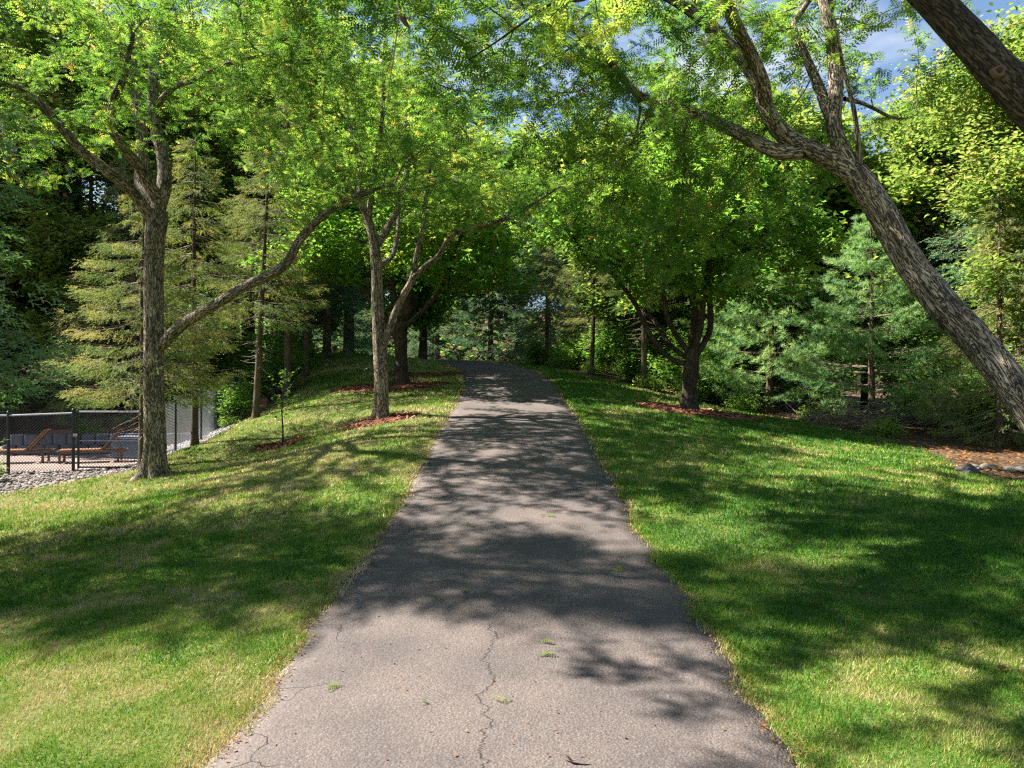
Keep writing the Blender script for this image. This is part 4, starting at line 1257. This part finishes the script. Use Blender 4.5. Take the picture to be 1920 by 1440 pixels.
def grass(name, bands, label):
    Vs, Ts = [], []
    for (y0, y1, dens, ln, wd) in bands:
        hw = y1 * 0.80 + 0.8
        n = int(2 * hw * (y1 - y0) * dens)
        xy = scatter(n, (-hw, hw, y0, y1), rng)
        off, idx = path_off(xy)
        ed = np.where(off < 0, -off + EDGE_L[idx], off - EDGE_R[idx])
        keep = inside(LAWN, xy + rng.normal(0, .12, xy.shape)) & (ed > rng.uniform(-.06, .05, n) + .16 * (.45 - fbm(xy, 6.0, 71)))
        keep &= np.abs(xy[:, 0]) < xy[:, 1] * .76 + .6
        for mx_, my_, ra, rb in MULCH:
            keep &= (((xy[:, 0] - mx_) / ra) ** 2 + ((xy[:, 1] - my_) / rb) ** 2) > rng.uniform(.55, 1.15, n)
        keep &= fbm(xy, 2.3, 66) > rng.uniform(0.05, 0.42, n)
        xy, ed = xy[keep], ed[keep]
        n = len(xy)
        z = surf(xy)
        big = fbm(xy, .33, 61)
        mid = fbm(xy, 1.5, 62)
        side = np.where(xy[:, 0] < 0, .13, .0) + np.where((xy[:, 0] < 0) & (xy[:, 1] > 11), .12, 0) - np.where((xy[:, 0] > 0) & (xy[:, 1] > 5.5), .22, 0)
        fine = fbm(xy, 5.0, 63)
        dry = .43 + (big - .5) * .9 + (mid - .5) * 1.2 + (fine - .5) * .8 + side + rng.normal(0, .2, n) + .55 * np.exp(-np.maximum(ed, 0) / .07)
        L_ = ln * rng.uniform(.55, 1.25, n) * (1.15 - .4 * np.clip(dry, 0, 1)) * (.65 + .8 * fbm(xy, 3.1, 69))
        az = rng.random(n) * 6.28
        lean = rng.uniform(.15, 1.0, n)
        tip = np.stack([np.cos(az) * lean, np.sin(az) * lean, np.ones(n) * .8], 1)
        tip = unit(tip) * L_[:, None]
        a2 = rng.random(n) * 6.28
        w = np.stack([np.cos(a2), np.sin(a2), 0 * a2], 1) * (wd * rng.uniform(.6, 1.2, n))[:, None]
        b = np.column_stack([xy, z - .004])
        Vs.append(np.stack([b - w, b + w, b + tip], 1).reshape(-1, 3))
        Ts.append(np.repeat(np.clip(dry, 0, 1), 3))
    V, T = np.concatenate(Vs), np.concatenate(Ts)
    F = np.arange(len(V)).reshape(-1, 3)
    tag(link(name, mesh_np(name, V, F, M['grass'], {'tint': T})), label, 'grass', kind='stuff')
    return len(F)


NG = grass('lawn_grass', [(2.6, 4.5, 13500, .042, .0026), (4.5, 6.5, 8000, .046, .0036), (6.5, 9, 4000, .052, .0055), (9, 13, 1500, .065, .009), (13, 20, 620, .07, .014), (20, 30, 230, .08, .022), (30, 46, 60, .09, .035)],
           'short mown lawn grass, green with dry straw patches')

# ------------------------------------------------------------------ mulch beds
for (mx_, my_, ra, rb), lb in zip(MULCH, ('thin ring of red mulch round the locust with the camera', 'wide red mulch bed round the left maple', 'farther red mulch patch behind the left maple',
                                         'dark red mulch bed round the right lawn maple', 'small mulch ring round the young sapling')):
    n = int(900 * ra * rb) + 250
    a = rng.random(n) * 6.28
    q = np.sqrt(rng.random(n))
    xy = np.stack([mx_ + np.cos(a) * q * ra, my_ + np.sin(a) * q * rb], 1)
    P = np.column_stack([xy, surf(xy) + .012 + .05 * (1 - q ** 2) * rng.random(n)])
    az = rng.random(n) * 6.28
    CH = np.array([[(0, -.12, 0), (1, -.08, .02), (.95, .1, .08)], [(0, -.12, 0), (.95, .1, .08), (.02, .12, .06)]])
    V, F, T = leaves(CH, P, np.stack([np.cos(az), np.sin(az), rng.normal(.05, .25, n)], 1), rng.uniform(.05, .14, n), rng.random(n), flat=.5)
    K = 40
    th = np.arange(K) / K * 6.283
    dv = [np.array([mx_, my_, gz(mx_, my_) + .05])]
    for f in (.5, .95):
        xy = np.stack([mx_ + np.cos(th) * ra * f, my_ + np.sin(th) * rb * f], 1)
        dv += [np.array([*p, z]) for p, z in zip(xy, surf(xy) + (.035 if f < .9 else -.01))]
    dv = np.array(dv)
    df = [(0, 1 + k, 1 + (k + 1) % K) for k in range(K)]
    for k in range(K):
        k2 = (k + 1) % K
        df += [(1 + k, 1 + K + k, 1 + K + k2), (1 + k, 1 + K + k2, 1 + k2)]
    VV = np.concatenate([dv, V])
    FF = np.concatenate([np.array(df), F + len(dv)])
    TT = np.concatenate([np.full(len(dv), .4), T])
    tag(link('mulch_bed', mesh_np('mulch_bed', VV, FF, M['mulch'], {'tint': TT})), lb, 'mulch', 'mulch beds under the lawn trees', 'stuff')

# ------------------------------------------------------------------ pebbles in the gravel and rock beds
ico = np.array([(0, 0, 1), (.9, 0, .4), (.28, .85, .4), (-.72, .53, .4), (-.72, -.53, .4), (.28, -.85, .4), (.72, .53, -.3), (-.28, .85, -.3), (-.9, 0, -.3), (-.28, -.85, -.3), (.72, -.53, -.3)])
icf = [(0, 1, 2), (0, 2, 3), (0, 3, 4), (0, 4, 5), (0, 5, 1), (1, 6, 2), (2, 7, 3), (3, 8, 4), (4, 9, 5), (5, 10, 1), (6, 7, 2), (7, 8, 3), (8, 9, 4), (9, 10, 5), (10, 6, 1)]
PEB = np.array([[ico[k] for k in f] for f in icf])
for nm, poly, box_, n, lb in (('gravel', GRAVEL, (-16, -8.5, 11.5, 17.3), 3600, 'river gravel in front of the black gate'), ('river_rock', ROCKBED, (-12.2, -8.4, 17.2, 24.3), 1900, 'pale river rock behind the black fence')):
    xy = scatter(n * 2, box_, rng)
    xy = xy[inside(poly, xy)][:n]
    P = np.column_stack([xy, surf(xy) + .008])
    az = rng.random(len(xy)) * 6.28
    V, F, T = leaves(PEB, P, np.stack([np.cos(az), np.sin(az), rng.normal(0, .2, len(xy))], 1), rng.uniform(.018, .05, len(xy)), (.45 if nm == 'gravel' else .8) + rng.normal(0, .22, len(xy)), flat=.8)
    tag(link(nm, mesh_np(nm, V, F, M['pebble'], {'tint': T})), lb, 'gravel', kind='stuff')

# ------------------------------------------------------------------ leaf litter
xy = scatter(30000, (-14, 24, 3, 36), rng)
off, idx = path_off(xy)
ed = np.where(off < 0, -off + EDGE_L[idx], off - EDGE_R[idx])
wood = ~inside(LAWN, xy) & ~inside(PATIO, xy) & ~inside(ROCKBED, xy) & ~inside(GRAVEL, xy)
pr = np.where(wood, .8, .018)
pr = np.where((ed > -.10) & (ed < .16), .55, pr)
pr = np.where((xy[:, 0] > 4.5) & ~wood, .10, pr)
xy = xy[rng.random(len(xy)) < pr]
e2 = rng.integers(60, 320, 9000)          # more by the driveway edges
sd = rng.choice([-1, 1], 9000)
o2 = np.where(sd < 0, EDGE_L[e2] - rng.normal(.03, .05, 9000), EDGE_R[e2] + rng.normal(.03, .05, 9000))
xy = np.concatenate([xy, CL[e2, :2] + CLN[e2] * o2[:, None] + rng.normal(0, .05, (9000, 2))])
e3 = rng.integers(30, 200, 520)
xy = np.concatenate([xy, CL[e3, :2] + CLN[e3] * rng.uniform(-1.4, 1.4, (520, 1)) + rng.normal(0, .06, (520, 2))])
w_ = scatter(4200, (8, 14, 8.5, 17.5), rng)
xy = np.concatenate([xy, w_[~inside(LAWN, w_ + rng.normal(0, .35, w_.shape))]])
n = len(xy)
P = np.column_stack([xy, surf(xy) + .012])
az = rng.random(n) * 6.28
sz = np.where(xy[:, 0] > 8, rng.uniform(.05, .11, n), rng.uniform(.010, .030, n))
V, F, T = leaves(OVAL, P, np.stack([np.cos(az), np.sin(az), rng.normal(.1, .2, n)], 1), sz, rng.random(n) * .66, flat=.7)
tag(link('leaf_litter', mesh_np('leaf_litter', V, F, M['dead_leaf'], {'tint': T})), 'fallen brown and orange leaf bits along the driveway edges and wood floor', 'leaf litter', kind='stuff')

# ------------------------------------------------------------------ black chain-link fence and gate
FH = 1.42


def chain(mb_, a, b, h, step=.075, r=.0046):
    """woven wire between two posts: two crossing sets of slanted wires"""
    a, b = np.asarray(a, float), np.asarray(b, float)
    Ln = np.linalg.norm((b - a)[:2])
    m = int((Ln + h) / step)
    for k in range(m):
        s0 = -h + k * step
        for sg in (1, -1):
            u0, v0, u1, v1 = s0, 0.0, s0 + h, h
            if u0 < 0: v0, u0 = -u0, 0.0
            if u1 > Ln: v1, u1 = v1 - (u1 - Ln), Ln
            if v1 - v0 < .02: continue
            if sg < 0: u0, u1 = Ln - u0, Ln - u1
            p = lambda u, v: a + (b - a) * (u / Ln) + np.array([0, 0, .04 + v])
            V, F, _ = tube(np.array([p(u0, v0), p(u1, v1)]), np.array([r, r]), 3)
            mb_.add(V, [tuple(f) for f in F])


def fence(pts, label, rail_mat, wire='black'):
    c = np.mean(pts, 0)
    o = empty('chain_link_fence', (c[0], c[1], gz(c[0], c[1])), label=label, cat='fence')
    org = np.array(o.location)
    for k, p in enumerate(pts):
        m = MB()
        m.rod(p - org + (0, 0, -.15), p - org + (0, 0, FH + .05), .036, 10)
        po = m.build('post', M['black'], o, smooth=False)
        m = MB(); m.rod(p - org + (0, 0, FH + .051), p - org + (0, 0, FH + .09), .042, 10, .015); m.build('cap', M['black'], po)
    for a, b in zip(pts[:-1], pts[1:]):
        m = MB()
        m.rod(a - org + (0, 0, FH - .03), b - org + (0, 0, FH - .03), .02, 8)
        m.build('top_rail', M[rail_mat], o)
        m = MB()
        chain(m, a - org, b - org, FH - .09)
        m.build('wire_mesh', M[wire], o)
    return o


gp = lambda x, y, dz=0: np.array([x, y, gz(x, y) + dz])
fence([gp(-15.6, 17.0), gp(-13.8, 16.95), gp(-12.0, 16.9), gp(-10.42, 16.85)], 'black chain-link fence run left of the gate', 'rail')
fence([gp(-8.72, 16.85, .02), gp(-8.78, 18.5), gp(-8.95, 20.4), gp(-9.55, 23), gp(-10.15, 26), gp(-10.75, 29)], 'black chain-link fence climbing the bank right of the gate', 'black', 'rail')  # mesh in pale rail steel: sun on the wires put into their colour
A_, B_ = gp(-10.30, 16.85), gp(-8.84, 16.85)
zb = (A_[2] + B_[2]) / 2 + .06
g0 = empty('chain_link_gate', (-9.57, 16.85, zb - .06), label='closed black chain-link gate beside the locust trunk', cat='gate')
hw = .73
for x in (-hw, hw):
    m = MB(); m.rod((x, 0, 0), (x, 0, FH - .05), .026, 10); m.build('gate_stile', M['black'], g0)
m = MB(); m.rod((-hw + .02, 0, FH - .07), (hw - .02, 0, FH - .07), .02, 8); m.build('gate_rail', M['rail'], g0)
m = MB(); m.rod((-hw + .02, 0, .03), (hw - .02, 0, .03), .02, 8); m.build('gate_rail', M['black'], g0)
m = MB(); m.rod((-hw + .02, 0, .66), (hw - .02, 0, .66), .010, 8); m.build('gate_rail', M['rail'], g0)
m = MB(); chain(m, np.array([-hw + .02, 0, 0]), np.array([hw - .02, 0, 0]), FH - .16, r=.0046); m.build('wire_mesh', M['black'], g0)
for z in (.2, 1.0):
    m = MB(); m.box((hw + .045, 0, z), (.09, .05, .05)); m.build('hinge', M['black'], g0)
m = MB(); m.box((-hw - .05, -.03, .8), (.10, .04, .07)); m.build('latch', M['rail'], g0)


# ------------------------------------------------------------------ loungers and the rest of the patio
def lounger(x, y, rz, label, cushion=None):
    o = empty('sun_lounger', (x, y, -.2), rz, label, 'sun lounger', 'wooden loungers on the patio')
    m = MB()
    for sy in (-.3, .3): m.box((0, sy, .33), (1.9, .05, .07))
    for sx in (-.93, .93): m.box((sx, 0, .33), (.05, .56, .06))
    m.build('frame', M['wood_dark'], o)
    for sx in (-.85, .75):
        for sy in (-.3, .3):
            m = MB(); m.box((sx, sy, .147), (.06, .06, .294)); m.build('leg', M['wood_dark'], o)
    for k in range(9):
        m = MB(); m.box((-.85 + k * .125, 0, .38), (.10, .56, .022)); m.build('seat_slat', M['wood_orange'], o)
    o.scale = (.86, .86, .92)
    ca, sa = math.cos(R(48)), math.sin(R(48))
    rot = np.array([[ca, 0, -sa], [0, 1, 0], [sa, 0, ca]])
    m = MB()
    for sy in (-.22, .22): m.box((.28 + ca * .4 + sa * .03, sy, .385 + sa * .4 - ca * .03), (.80, .04, .03), rot)
    bk = m.build('backrest', M['wood_dark'], o)
    for k in range(6):
        t = .08 + k * .125
        m = MB(); m.box((.28 + ca * t, 0, .385 + sa * t), (.112, .58, .026), rot); m.build('back_slat', M['wood_orange'], bk)
    for sy in (-.2, .2):
        m = MB(); m.rod((.80, sy, .34), (.28 + ca * .5 + .02, sy, .385 + sa * .5 - .02), .014, 6); m.build('back_prop', M['wood_dark'], o)
    if cushion:
        m = MB(); m.box((-.32, 0, .44), (1.1, .54, .09)); m.build('cushion', M['cushion'], o)
    return o


lounger(-11.4, 19.3, R(20), 'orange wooden lounger with raised back seen through the gate')
lounger(-13.3, 19.1, R(18), 'orange wooden lounger seen through the fence left of the gate')
# low wall of rounded blocks behind
wl_ = empty('block_wall', (-12.0, 21.6, -.2), R(8), 'low blue-grey block wall behind the loungers', 'wall')
blk = MB()
nb = 10
vv, ff = [], []
for zi, z in enumerate((0, .05, .26, .30)):
    sc_ = (.94, 1, 1, .92)[zi]
    for k in range(nb):
        a = k / nb * 6.283
        vv.append((math.copysign(abs(math.cos(a)) ** .5, math.cos(a)) * .195 * sc_, math.copysign(abs(math.sin(a)) ** .5, math.sin(a)) * .14 * sc_, z))
for z in range(3):
    for k in range(nb): ff.append((z * nb + k, z * nb + (k + 1) % nb, (z + 1) * nb + (k + 1) % nb, (z + 1) * nb + k))
ff.append(tuple(3 * nb + k for k in range(nb)))
blk.add(vv, ff)
ob = blk.build('block', M['block'], wl_, loc=(-3, 0, 0))
for rw in range(2):
    for k in range(16):
        if rw == 0 and k == 0: continue
        c = bpy.data.objects.new('block', ob.data)
        col.objects.link(c)
        c.parent = wl_
        c.location = (-3 + k * .4 + (.2 if rw % 2 else 0), rng.normal(0, .01), rw * .304)
        c.rotation_euler = (0, 0, rng.normal(0, .03))
# covered grill chest behind the gate
ch_ = empty('storage_chest', (-10.9, 20.4, -.2), R(-12), 'blue-grey covered chest behind the gate', 'chest')
m = MB(); m.box((0, 0, .28), (.95, .6, .5)); m.build('body', M['cushion'], ch_)
m = MB(); m.box((0, 0, .56), (1.02, .66, .05)); m.box((0, 0, .60), (.9, .54, .04)); m.build('lid', M['block'], ch_)
for sx in (-.4, .4):
    m = MB(); m.box((sx, 0, .015), (.08, .5, .03)); m.build('foot', M['wood_dark'], ch_)
# timber edging above the rock bed
te = empty('timber_edging', (-11.2, 24.3, gz(-11.2, 24.3)), label='rust-coloured timber edging along the bank above the rock bed', cat='edging')
prev = None
for k in range(7):
    a, b = gp(-15.5 + k * 1.0, 23.5 + .18 * k), gp(-14.53 + k * 1.0, 23.5 + .18 * (k + 1))
    for q in range(2):
        m = MB()
        d_ = b - a
        rz = math.atan2(d_[1], d_[0]); pitch = math.atan2(d_[2], np.linalg.norm(d_[:2]))
        ca, sa, cp_, sp_ = math.cos(rz), math.sin(rz), math.cos(pitch), math.sin(pitch)
        rot = np.array([[ca * cp_, -sa, -ca * sp_], [sa * cp_, ca, -sa * sp_], [sp_, 0, cp_]])
        m.box((a + b) / 2 - np.array(te.location) + (0, 0.01 * q, .06 + .155 * q), (np.linalg.norm(d_) - .01, .12, .15), rot)
        m.build('plank', M['timber'], te)

# ------------------------------------------------------------------ sapling
sp = pt(530, 838, 17.0)
s0 = empty('sapling', (-5.5, 17.0, gz(-5.5, 17.0)), label='thin young sapling on the sunny left lawn', cat='tree')
stem = rel((0, 0, -.03), (.01, 0, .35), (-.02, .01, .8), (.02, 0, 1.3), (.05, .02, 1.75))
V, F, B = tube(np.array(stem), np.array([.024, .02, .016, .011, .005]), 8)
link('trunk', mesh_np('trunk', V, F, M['bark_maple_and_shade'], {'bark': B}, smooth=True), s0)
tubes, tips = [], []
for k in range(26):
    t = rng.uniform(.30, 1.0)
    p0 = np.array([0, 0, 1.75 * t])
    a = rng.random() * 6.28
    e = p0 + np.array([math.cos(a), math.sin(a), rng.uniform(.3, 1.0)]) * rng.uniform(.2, .5)
    tubes.append(tube(np.array([p0, (p0 + e) / 2 + (0, 0, -.03), e]), np.array([.006, .005, .002]), 3))
    for q in range(9): tips.append(p0 + (e - p0) * rng.uniform(.3, 1.05))
V, F, B = join_tubes(tubes)
link('branches', mesh_np('branches', V, F, M['twig']), s0)
tips = np.array(tips)
az = rng.random(len(tips)) * 6.28
V, F, T = leaves(OVAL, tips, np.stack([np.cos(az), np.sin(az), rng.normal(-.1, .4, len(tips))], 1), rng.uniform(.05, .10, len(tips)), rng.uniform(.3, .8, len(tips)))
link('crown', mesh_np('crown', V, F, M['shrub'], {'tint': T}), s0)

# ------------------------------------------------------------------ camera strapped on the locust
cp = pt(717, 672, 17.0 - .19)
tcam = empty('trail_camera', tuple(cp), label='small grey camera strapped to the forked locust trunk', cat='camera')
m = MB(); m.box((0, -.045, 0), (.10, .07, .13)); m.build('body', M['plastic'], tcam)
m = MB(); m.rod((0, -.082, -.015), (0, -.115, -.03), .032, 14); m.build('lens', M['glass'], [c for c in tcam.children][0], smooth=False)
m = MB(); m.box((0, -.07, .076), (.13, .12, .015)); m.build('hood', M['black'], tcam)
V, F, B = tube(np.array([[math.cos(a) * .172 - .03, math.sin(a) * .172 + .19, .03] for a in np.linspace(0, 6.2832, 33)]), np.full(33, .012), 6)
link('strap', mesh_np('strap', V, F, M['black']), tcam)
# branch stub and hook under it
hk = empty('wire_hook', tuple(pt(697, 692, 16.8)), label='dark wire hook sticking out left below the small camera', cat='hook')
V, F, B = tube(np.array([(.06, .1, -.02), (0, 0, 0), (-.06, -.02, .03), (-.14, -.02, .0), (-.18, -.02, -.05)]), np.array([.012, .012, .01, .008, .006]), 6)
link('hook', mesh_np('hook', V, F, M['black']), hk)

# ------------------------------------------------------------------ two stakes on the right lawn
for x, dy, hh, lb in ((1158, 0, .62, 'thin dark garden stake, left one of the pair by the brown spruce stem'), (1163, .12, .48, 'shorter dark garden stake, right one of the pair by the brown spruce stem')):
    p = pt(x, 726, 24.2 + dy)
    o = empty('garden_stake', (p[0], p[1], gz(p[0], p[1])), label=lb, cat='stake', group='garden stakes on the right lawn')
    m = MB(); m.rod((0, 0, -.1), (.01, 0, hh), .014, 8); ro = m.build('rod', M['black'], o)
    m = MB(); m.rod((.01, 0, hh), (.01, 0, hh + .03), .026, 8, .012); m.build('cap', M['black'], ro)


# ------------------------------------------------------------------ stones, brush pile
def stone(x, y, s, mt_, label, seed):
    r = np.random.default_rng(seed)
    me = bpy.data.meshes.new('stone')
    import bmesh
    bm = bmesh.new()
    bmesh.ops.create_icosphere(bm, subdivisions=3, radius=1)
    for v in bm.verts:
        n_ = mnoise.noise(v.co * 1.3 + Vector((seed, 0, 0))) * .35 + mnoise.noise(v.co * 3.5 + Vector((seed, 3, 0))) * .12
        v.co = v.co * (1 + n_)
        v.co = Vector((v.co.x * s[0], v.co.y * s[1], max(v.co.z, -.5) * s[2]))
    bm.to_mesh(me); bm.free()
    me.materials.append(M[mt_])
    o = link('stone', me, None, (x, y, gz(x, y) + s[2] * .25), r.random() * 3)
    return tag(o, label, 'stone', 'stones at the shady right lawn edge')


p = pt(1815, 880, 12.6)
stone(p[0], p[1], (.20, .15, .13), 'stone_dark', 'dark rough stone in front of the pale ones under the leaning trunk', 3)
p = pt(1822, 866, 13.2); stone(p[0], p[1], (.16, .12, .07), 'stone', 'pale flat stone just behind the dark rough stone', 5)
p = pt(1840, 870, 13.3); stone(p[0] + .12, p[1], (.18, .13, .07), 'stone', 'pale flat stone, middle of the low stone row', 7)
p = pt(1912, 878, 13.0); stone(p[0], p[1], (.26, .2, .09), 'stone', 'pale flat stone at the right picture edge', 9)

bp_ = empty('brush_pile', (9.3, 19.9, gz(9.3, 19.9)), label='tangled pile of dead brown brush below the white pine', cat='brush pile')
tubes = []
for k in range(330):
    c = np.array([rng.normal(0, .95), rng.normal(0, .45), abs(rng.normal(0, .28)) + .03])
    d_ = unit(np.array([rng.normal(), rng.normal(0, .6), rng.normal(0, .45)]))
    L_ = rng.uniform(.25, .8)
    bend = rng.normal(0, .12, 3)
    tubes.append(tube(np.array([c - d_ * L_ * .5, c + bend * L_, c + d_ * L_ * .5]), np.array([.012, .009, .004]) * rng.uniform(.5, 1.3), 3))
V, F, B = join_tubes(tubes)
V[:, 2] = np.maximum(V[:, 2], -.02)
link('sticks', mesh_np('sticks', V, F, M['twig_dead']), bp_)['kind'] = 'stuff'
n = 420
P = np.stack([rng.normal(0, 1.0, n), rng.normal(0, .45, n), np.abs(rng.normal(0, .3, n)) + .03], 1)
az = rng.random(n) * 6.28
V, F, T = leaves(OVAL, P, np.stack([np.cos(az), np.sin(az), rng.normal(-.3, .4, n)], 1), rng.uniform(.06, .13, n), rng.random(n) * .6)
link('dead_leaves', mesh_np('dead_leaves', V, F, M['dead_leaf'], {'tint': T}), bp_)['kind'] = 'stuff'


# ------------------------------------------------------------------ small things on the driveway and lawn
def gpx(px_, py_):
    """where the sight line through a photograph pixel meets the ground"""
    d = 2.5
    while d < 60:
        p = pt(px_, py_, d)
        if p[2] <= surf(p[None, :2])[0]: return p
        d += .02
    return pt(px_, py_, 20)


def sprig(px_, py_, size, tint, label, seed, k=3):
    r = np.random.default_rng(seed)
    p = gpx(px_, py_)
    o = empty('fallen_sprig', (p[0], p[1], surf(p[None, :2])[0] + .006), r.random() * 6.28, label, 'leaf', 'green sprigs fallen on the driveway')
    P = np.zeros((k, 3)); P[:, 0] = np.arange(k) * size * .15; P[:, 2] = .004 + .004 * np.arange(k)
    az = r.normal(0, .9, k)
    V, F, T = leaves(LOCUST, P, np.stack([np.cos(az), np.sin(az), r.uniform(.02, .15, k)], 1), np.full(k, size), np.full(k, tint) + r.normal(0, .1, k), flat=.8, r=r)
    link('leaflets', mesh_np('leaflets', V, F, M['locust'], {'tint': T}), o)
    V, F, B = tube(np.array([(-.02, 0, .002), (size * .4, .005, .006), (size * .9, 0, .008)]), np.array([.002, .0016, .0008]), 4)
    link('stalk', mesh_np('stalk', V, F, M['twig']), o)


for q, (a, b, s, t, lb) in enumerate(((640, 1288, .09, .7, 'pale green sprig lying left on the sunlit driveway'), (1012, 1208, .08, .75, 'upper of two yellow-green sprigs right of the driveway crack'),
                                      (1012, 1232, .10, .75, 'lower of two yellow-green sprigs right of the driveway crack'), (945, 1320, .07, .6, 'green sprig close right of the crack near the bottom'),
                                      (872, 985, .12, .4, 'dark green sprig lying in the driveway shade, upper left'), (797, 992, .10, .5, 'small pale sprig in the shade near the left driveway edge'),
                                      (1165, 1075, .16, .85, 'yellowish sprig in the shade at the right of the driveway'), (878, 1112, .07, .3, 'tiny green sprig in the middle of the driveway shade'),
                                      (1020, 968, .12, .6, 'green sprig at the top border of the driveway shade'), (803, 1322, .05, .5, 'tiny green sprig left of the crack near the bottom'))):
    sprig(a, b, s, t, lb, 500 + q)

# the seed pods
def pod(loc, rz, L_, label, tilt=0.0, hang=False):
    n_, m_ = 16, 8
    vv, ff = [], []
    for k in range(n_):
        t = k / (n_ - 1)
        w = math.sin(math.pi * min(1, max(0.03, t))) ** .5 * L_ * .085 * (1 + .15 * math.sin(t * 25))
        c = np.array([(t - .5) * L_, .28 * L_ * (t - .5) ** 2 * 2, .012 + .10 * L_ * (t - .5) ** 2 * 2 + .01 * math.sin(t * 9)])
        for j in range(m_):
            a = j / m_ * 6.283
            vv.append(c + np.array([0, math.cos(a) * w, math.sin(a) * w * .35]))
    for k in range(n_ - 1):
        for j in range(m_): ff.append((k * m_ + j, k * m_ + (j + 1) % m_, (k + 1) * m_ + (j + 1) % m_, (k + 1) * m_ + j))
    m = MB(); m.add(vv, ff)
    o = m.build('seed_pod', M['pod'], None, loc, rz, smooth=True)
    if tilt: o.rotation_euler = (R(90), tilt, rz)
    return tag(o, label, 'seed pod')


p = gpx(1075, 1433)
pod((p[0], p[1], surf(p[None, :2])[0] + .008), R(-15), .12, 'dark curled seed pod at the bottom edge of the driveway')
for q, (a, b, s, lb) in enumerate(((1880, 1262, .13, 'pale brown curled leaf on the right lawn near the picture edge'), (1768, 1217, .12, 'brown curled leaf in the sunny right lawn'), (1830, 1178, .11, 'dark curled leaf at the shade border of the right lawn'),
                                    (1562, 1068, .10, 'dark twig bit in the shade of the right lawn'), (1530, 1140, .10, 'dark curled leaf by the sunny strip of the right lawn'), (1642, 1376, .08, 'small brown leaf in the lower right lawn shade'))):
    p = gpx(a, b)
    s *= .55
    r = np.random.default_rng(700 + q)
    vv, ff = [], []
    for k in range(7):
        t = k / 6
        w = math.sin(math.pi * (.08 + .88 * t)) * s * .32
        for j in range(5):
            u = (j - 2) / 2
            vv.append(((t - .5) * s, u * w, .022 + abs(u) ** 1.6 * w * .8 + .25 * s * (t - .5) ** 2 + r.normal(0, .002)))
    for k in range(6):
        for j in range(4): ff.append((k * 5 + j, k * 5 + j + 1, (k + 1) * 5 + j + 1, (k + 1) * 5 + j))
    V = np.array(vv)
    F = np.array(ff)
    o = link('curled_leaf', mesh_np('curled_leaf', V, F, M['dead_leaf'], {'tint': np.full(len(V), .0 if 'dark' in lb else .12)}, smooth=True), None, (p[0], p[1], surf(p[None, :2])[0]), r.random() * 6)
    tag(o, lb, 'leaf', 'curled leaves on the right lawn')

# hanging twig with a pod, high above the driveway
h0 = empty('hanging_twig', tuple(pt(748, -40, 6.3)), label='thin bare twig hanging from the top edge with a dark curled pod', cat='twig')
org = np.array(h0.location)
tw = np.array([pt(*q) for q in ((748, -300, 6.3), (750, -40, 6.3), (747, 40, 6.3), (738, 110, 6.32), (731, 150, 6.35), (728, 185, 6.36), (718, 205, 6.38))]) - org
V, F, B = tube(tw, np.array([.009, .007, .006, .005, .004, .003, .002]), 6)
link('stalk', mesh_np('stalk', V, F, M['twig_dead']), h0)
pd = np.array([pt(*q) for q in ((746, 5, 6.28), (752, 22, 6.28), (756, 36, 6.28), (762, 46, 6.28), (768, 52, 6.28))]) - org
V, F, B = tube(pd, np.array([.008, .022, .026, .020, .005]), 8)
link('pod', mesh_np('pod', V, F, M['pod'], smooth=True), h0)

print('grass blades', NG, 'tris', sum(len(m.polygons) for m in bpy.data.meshes))
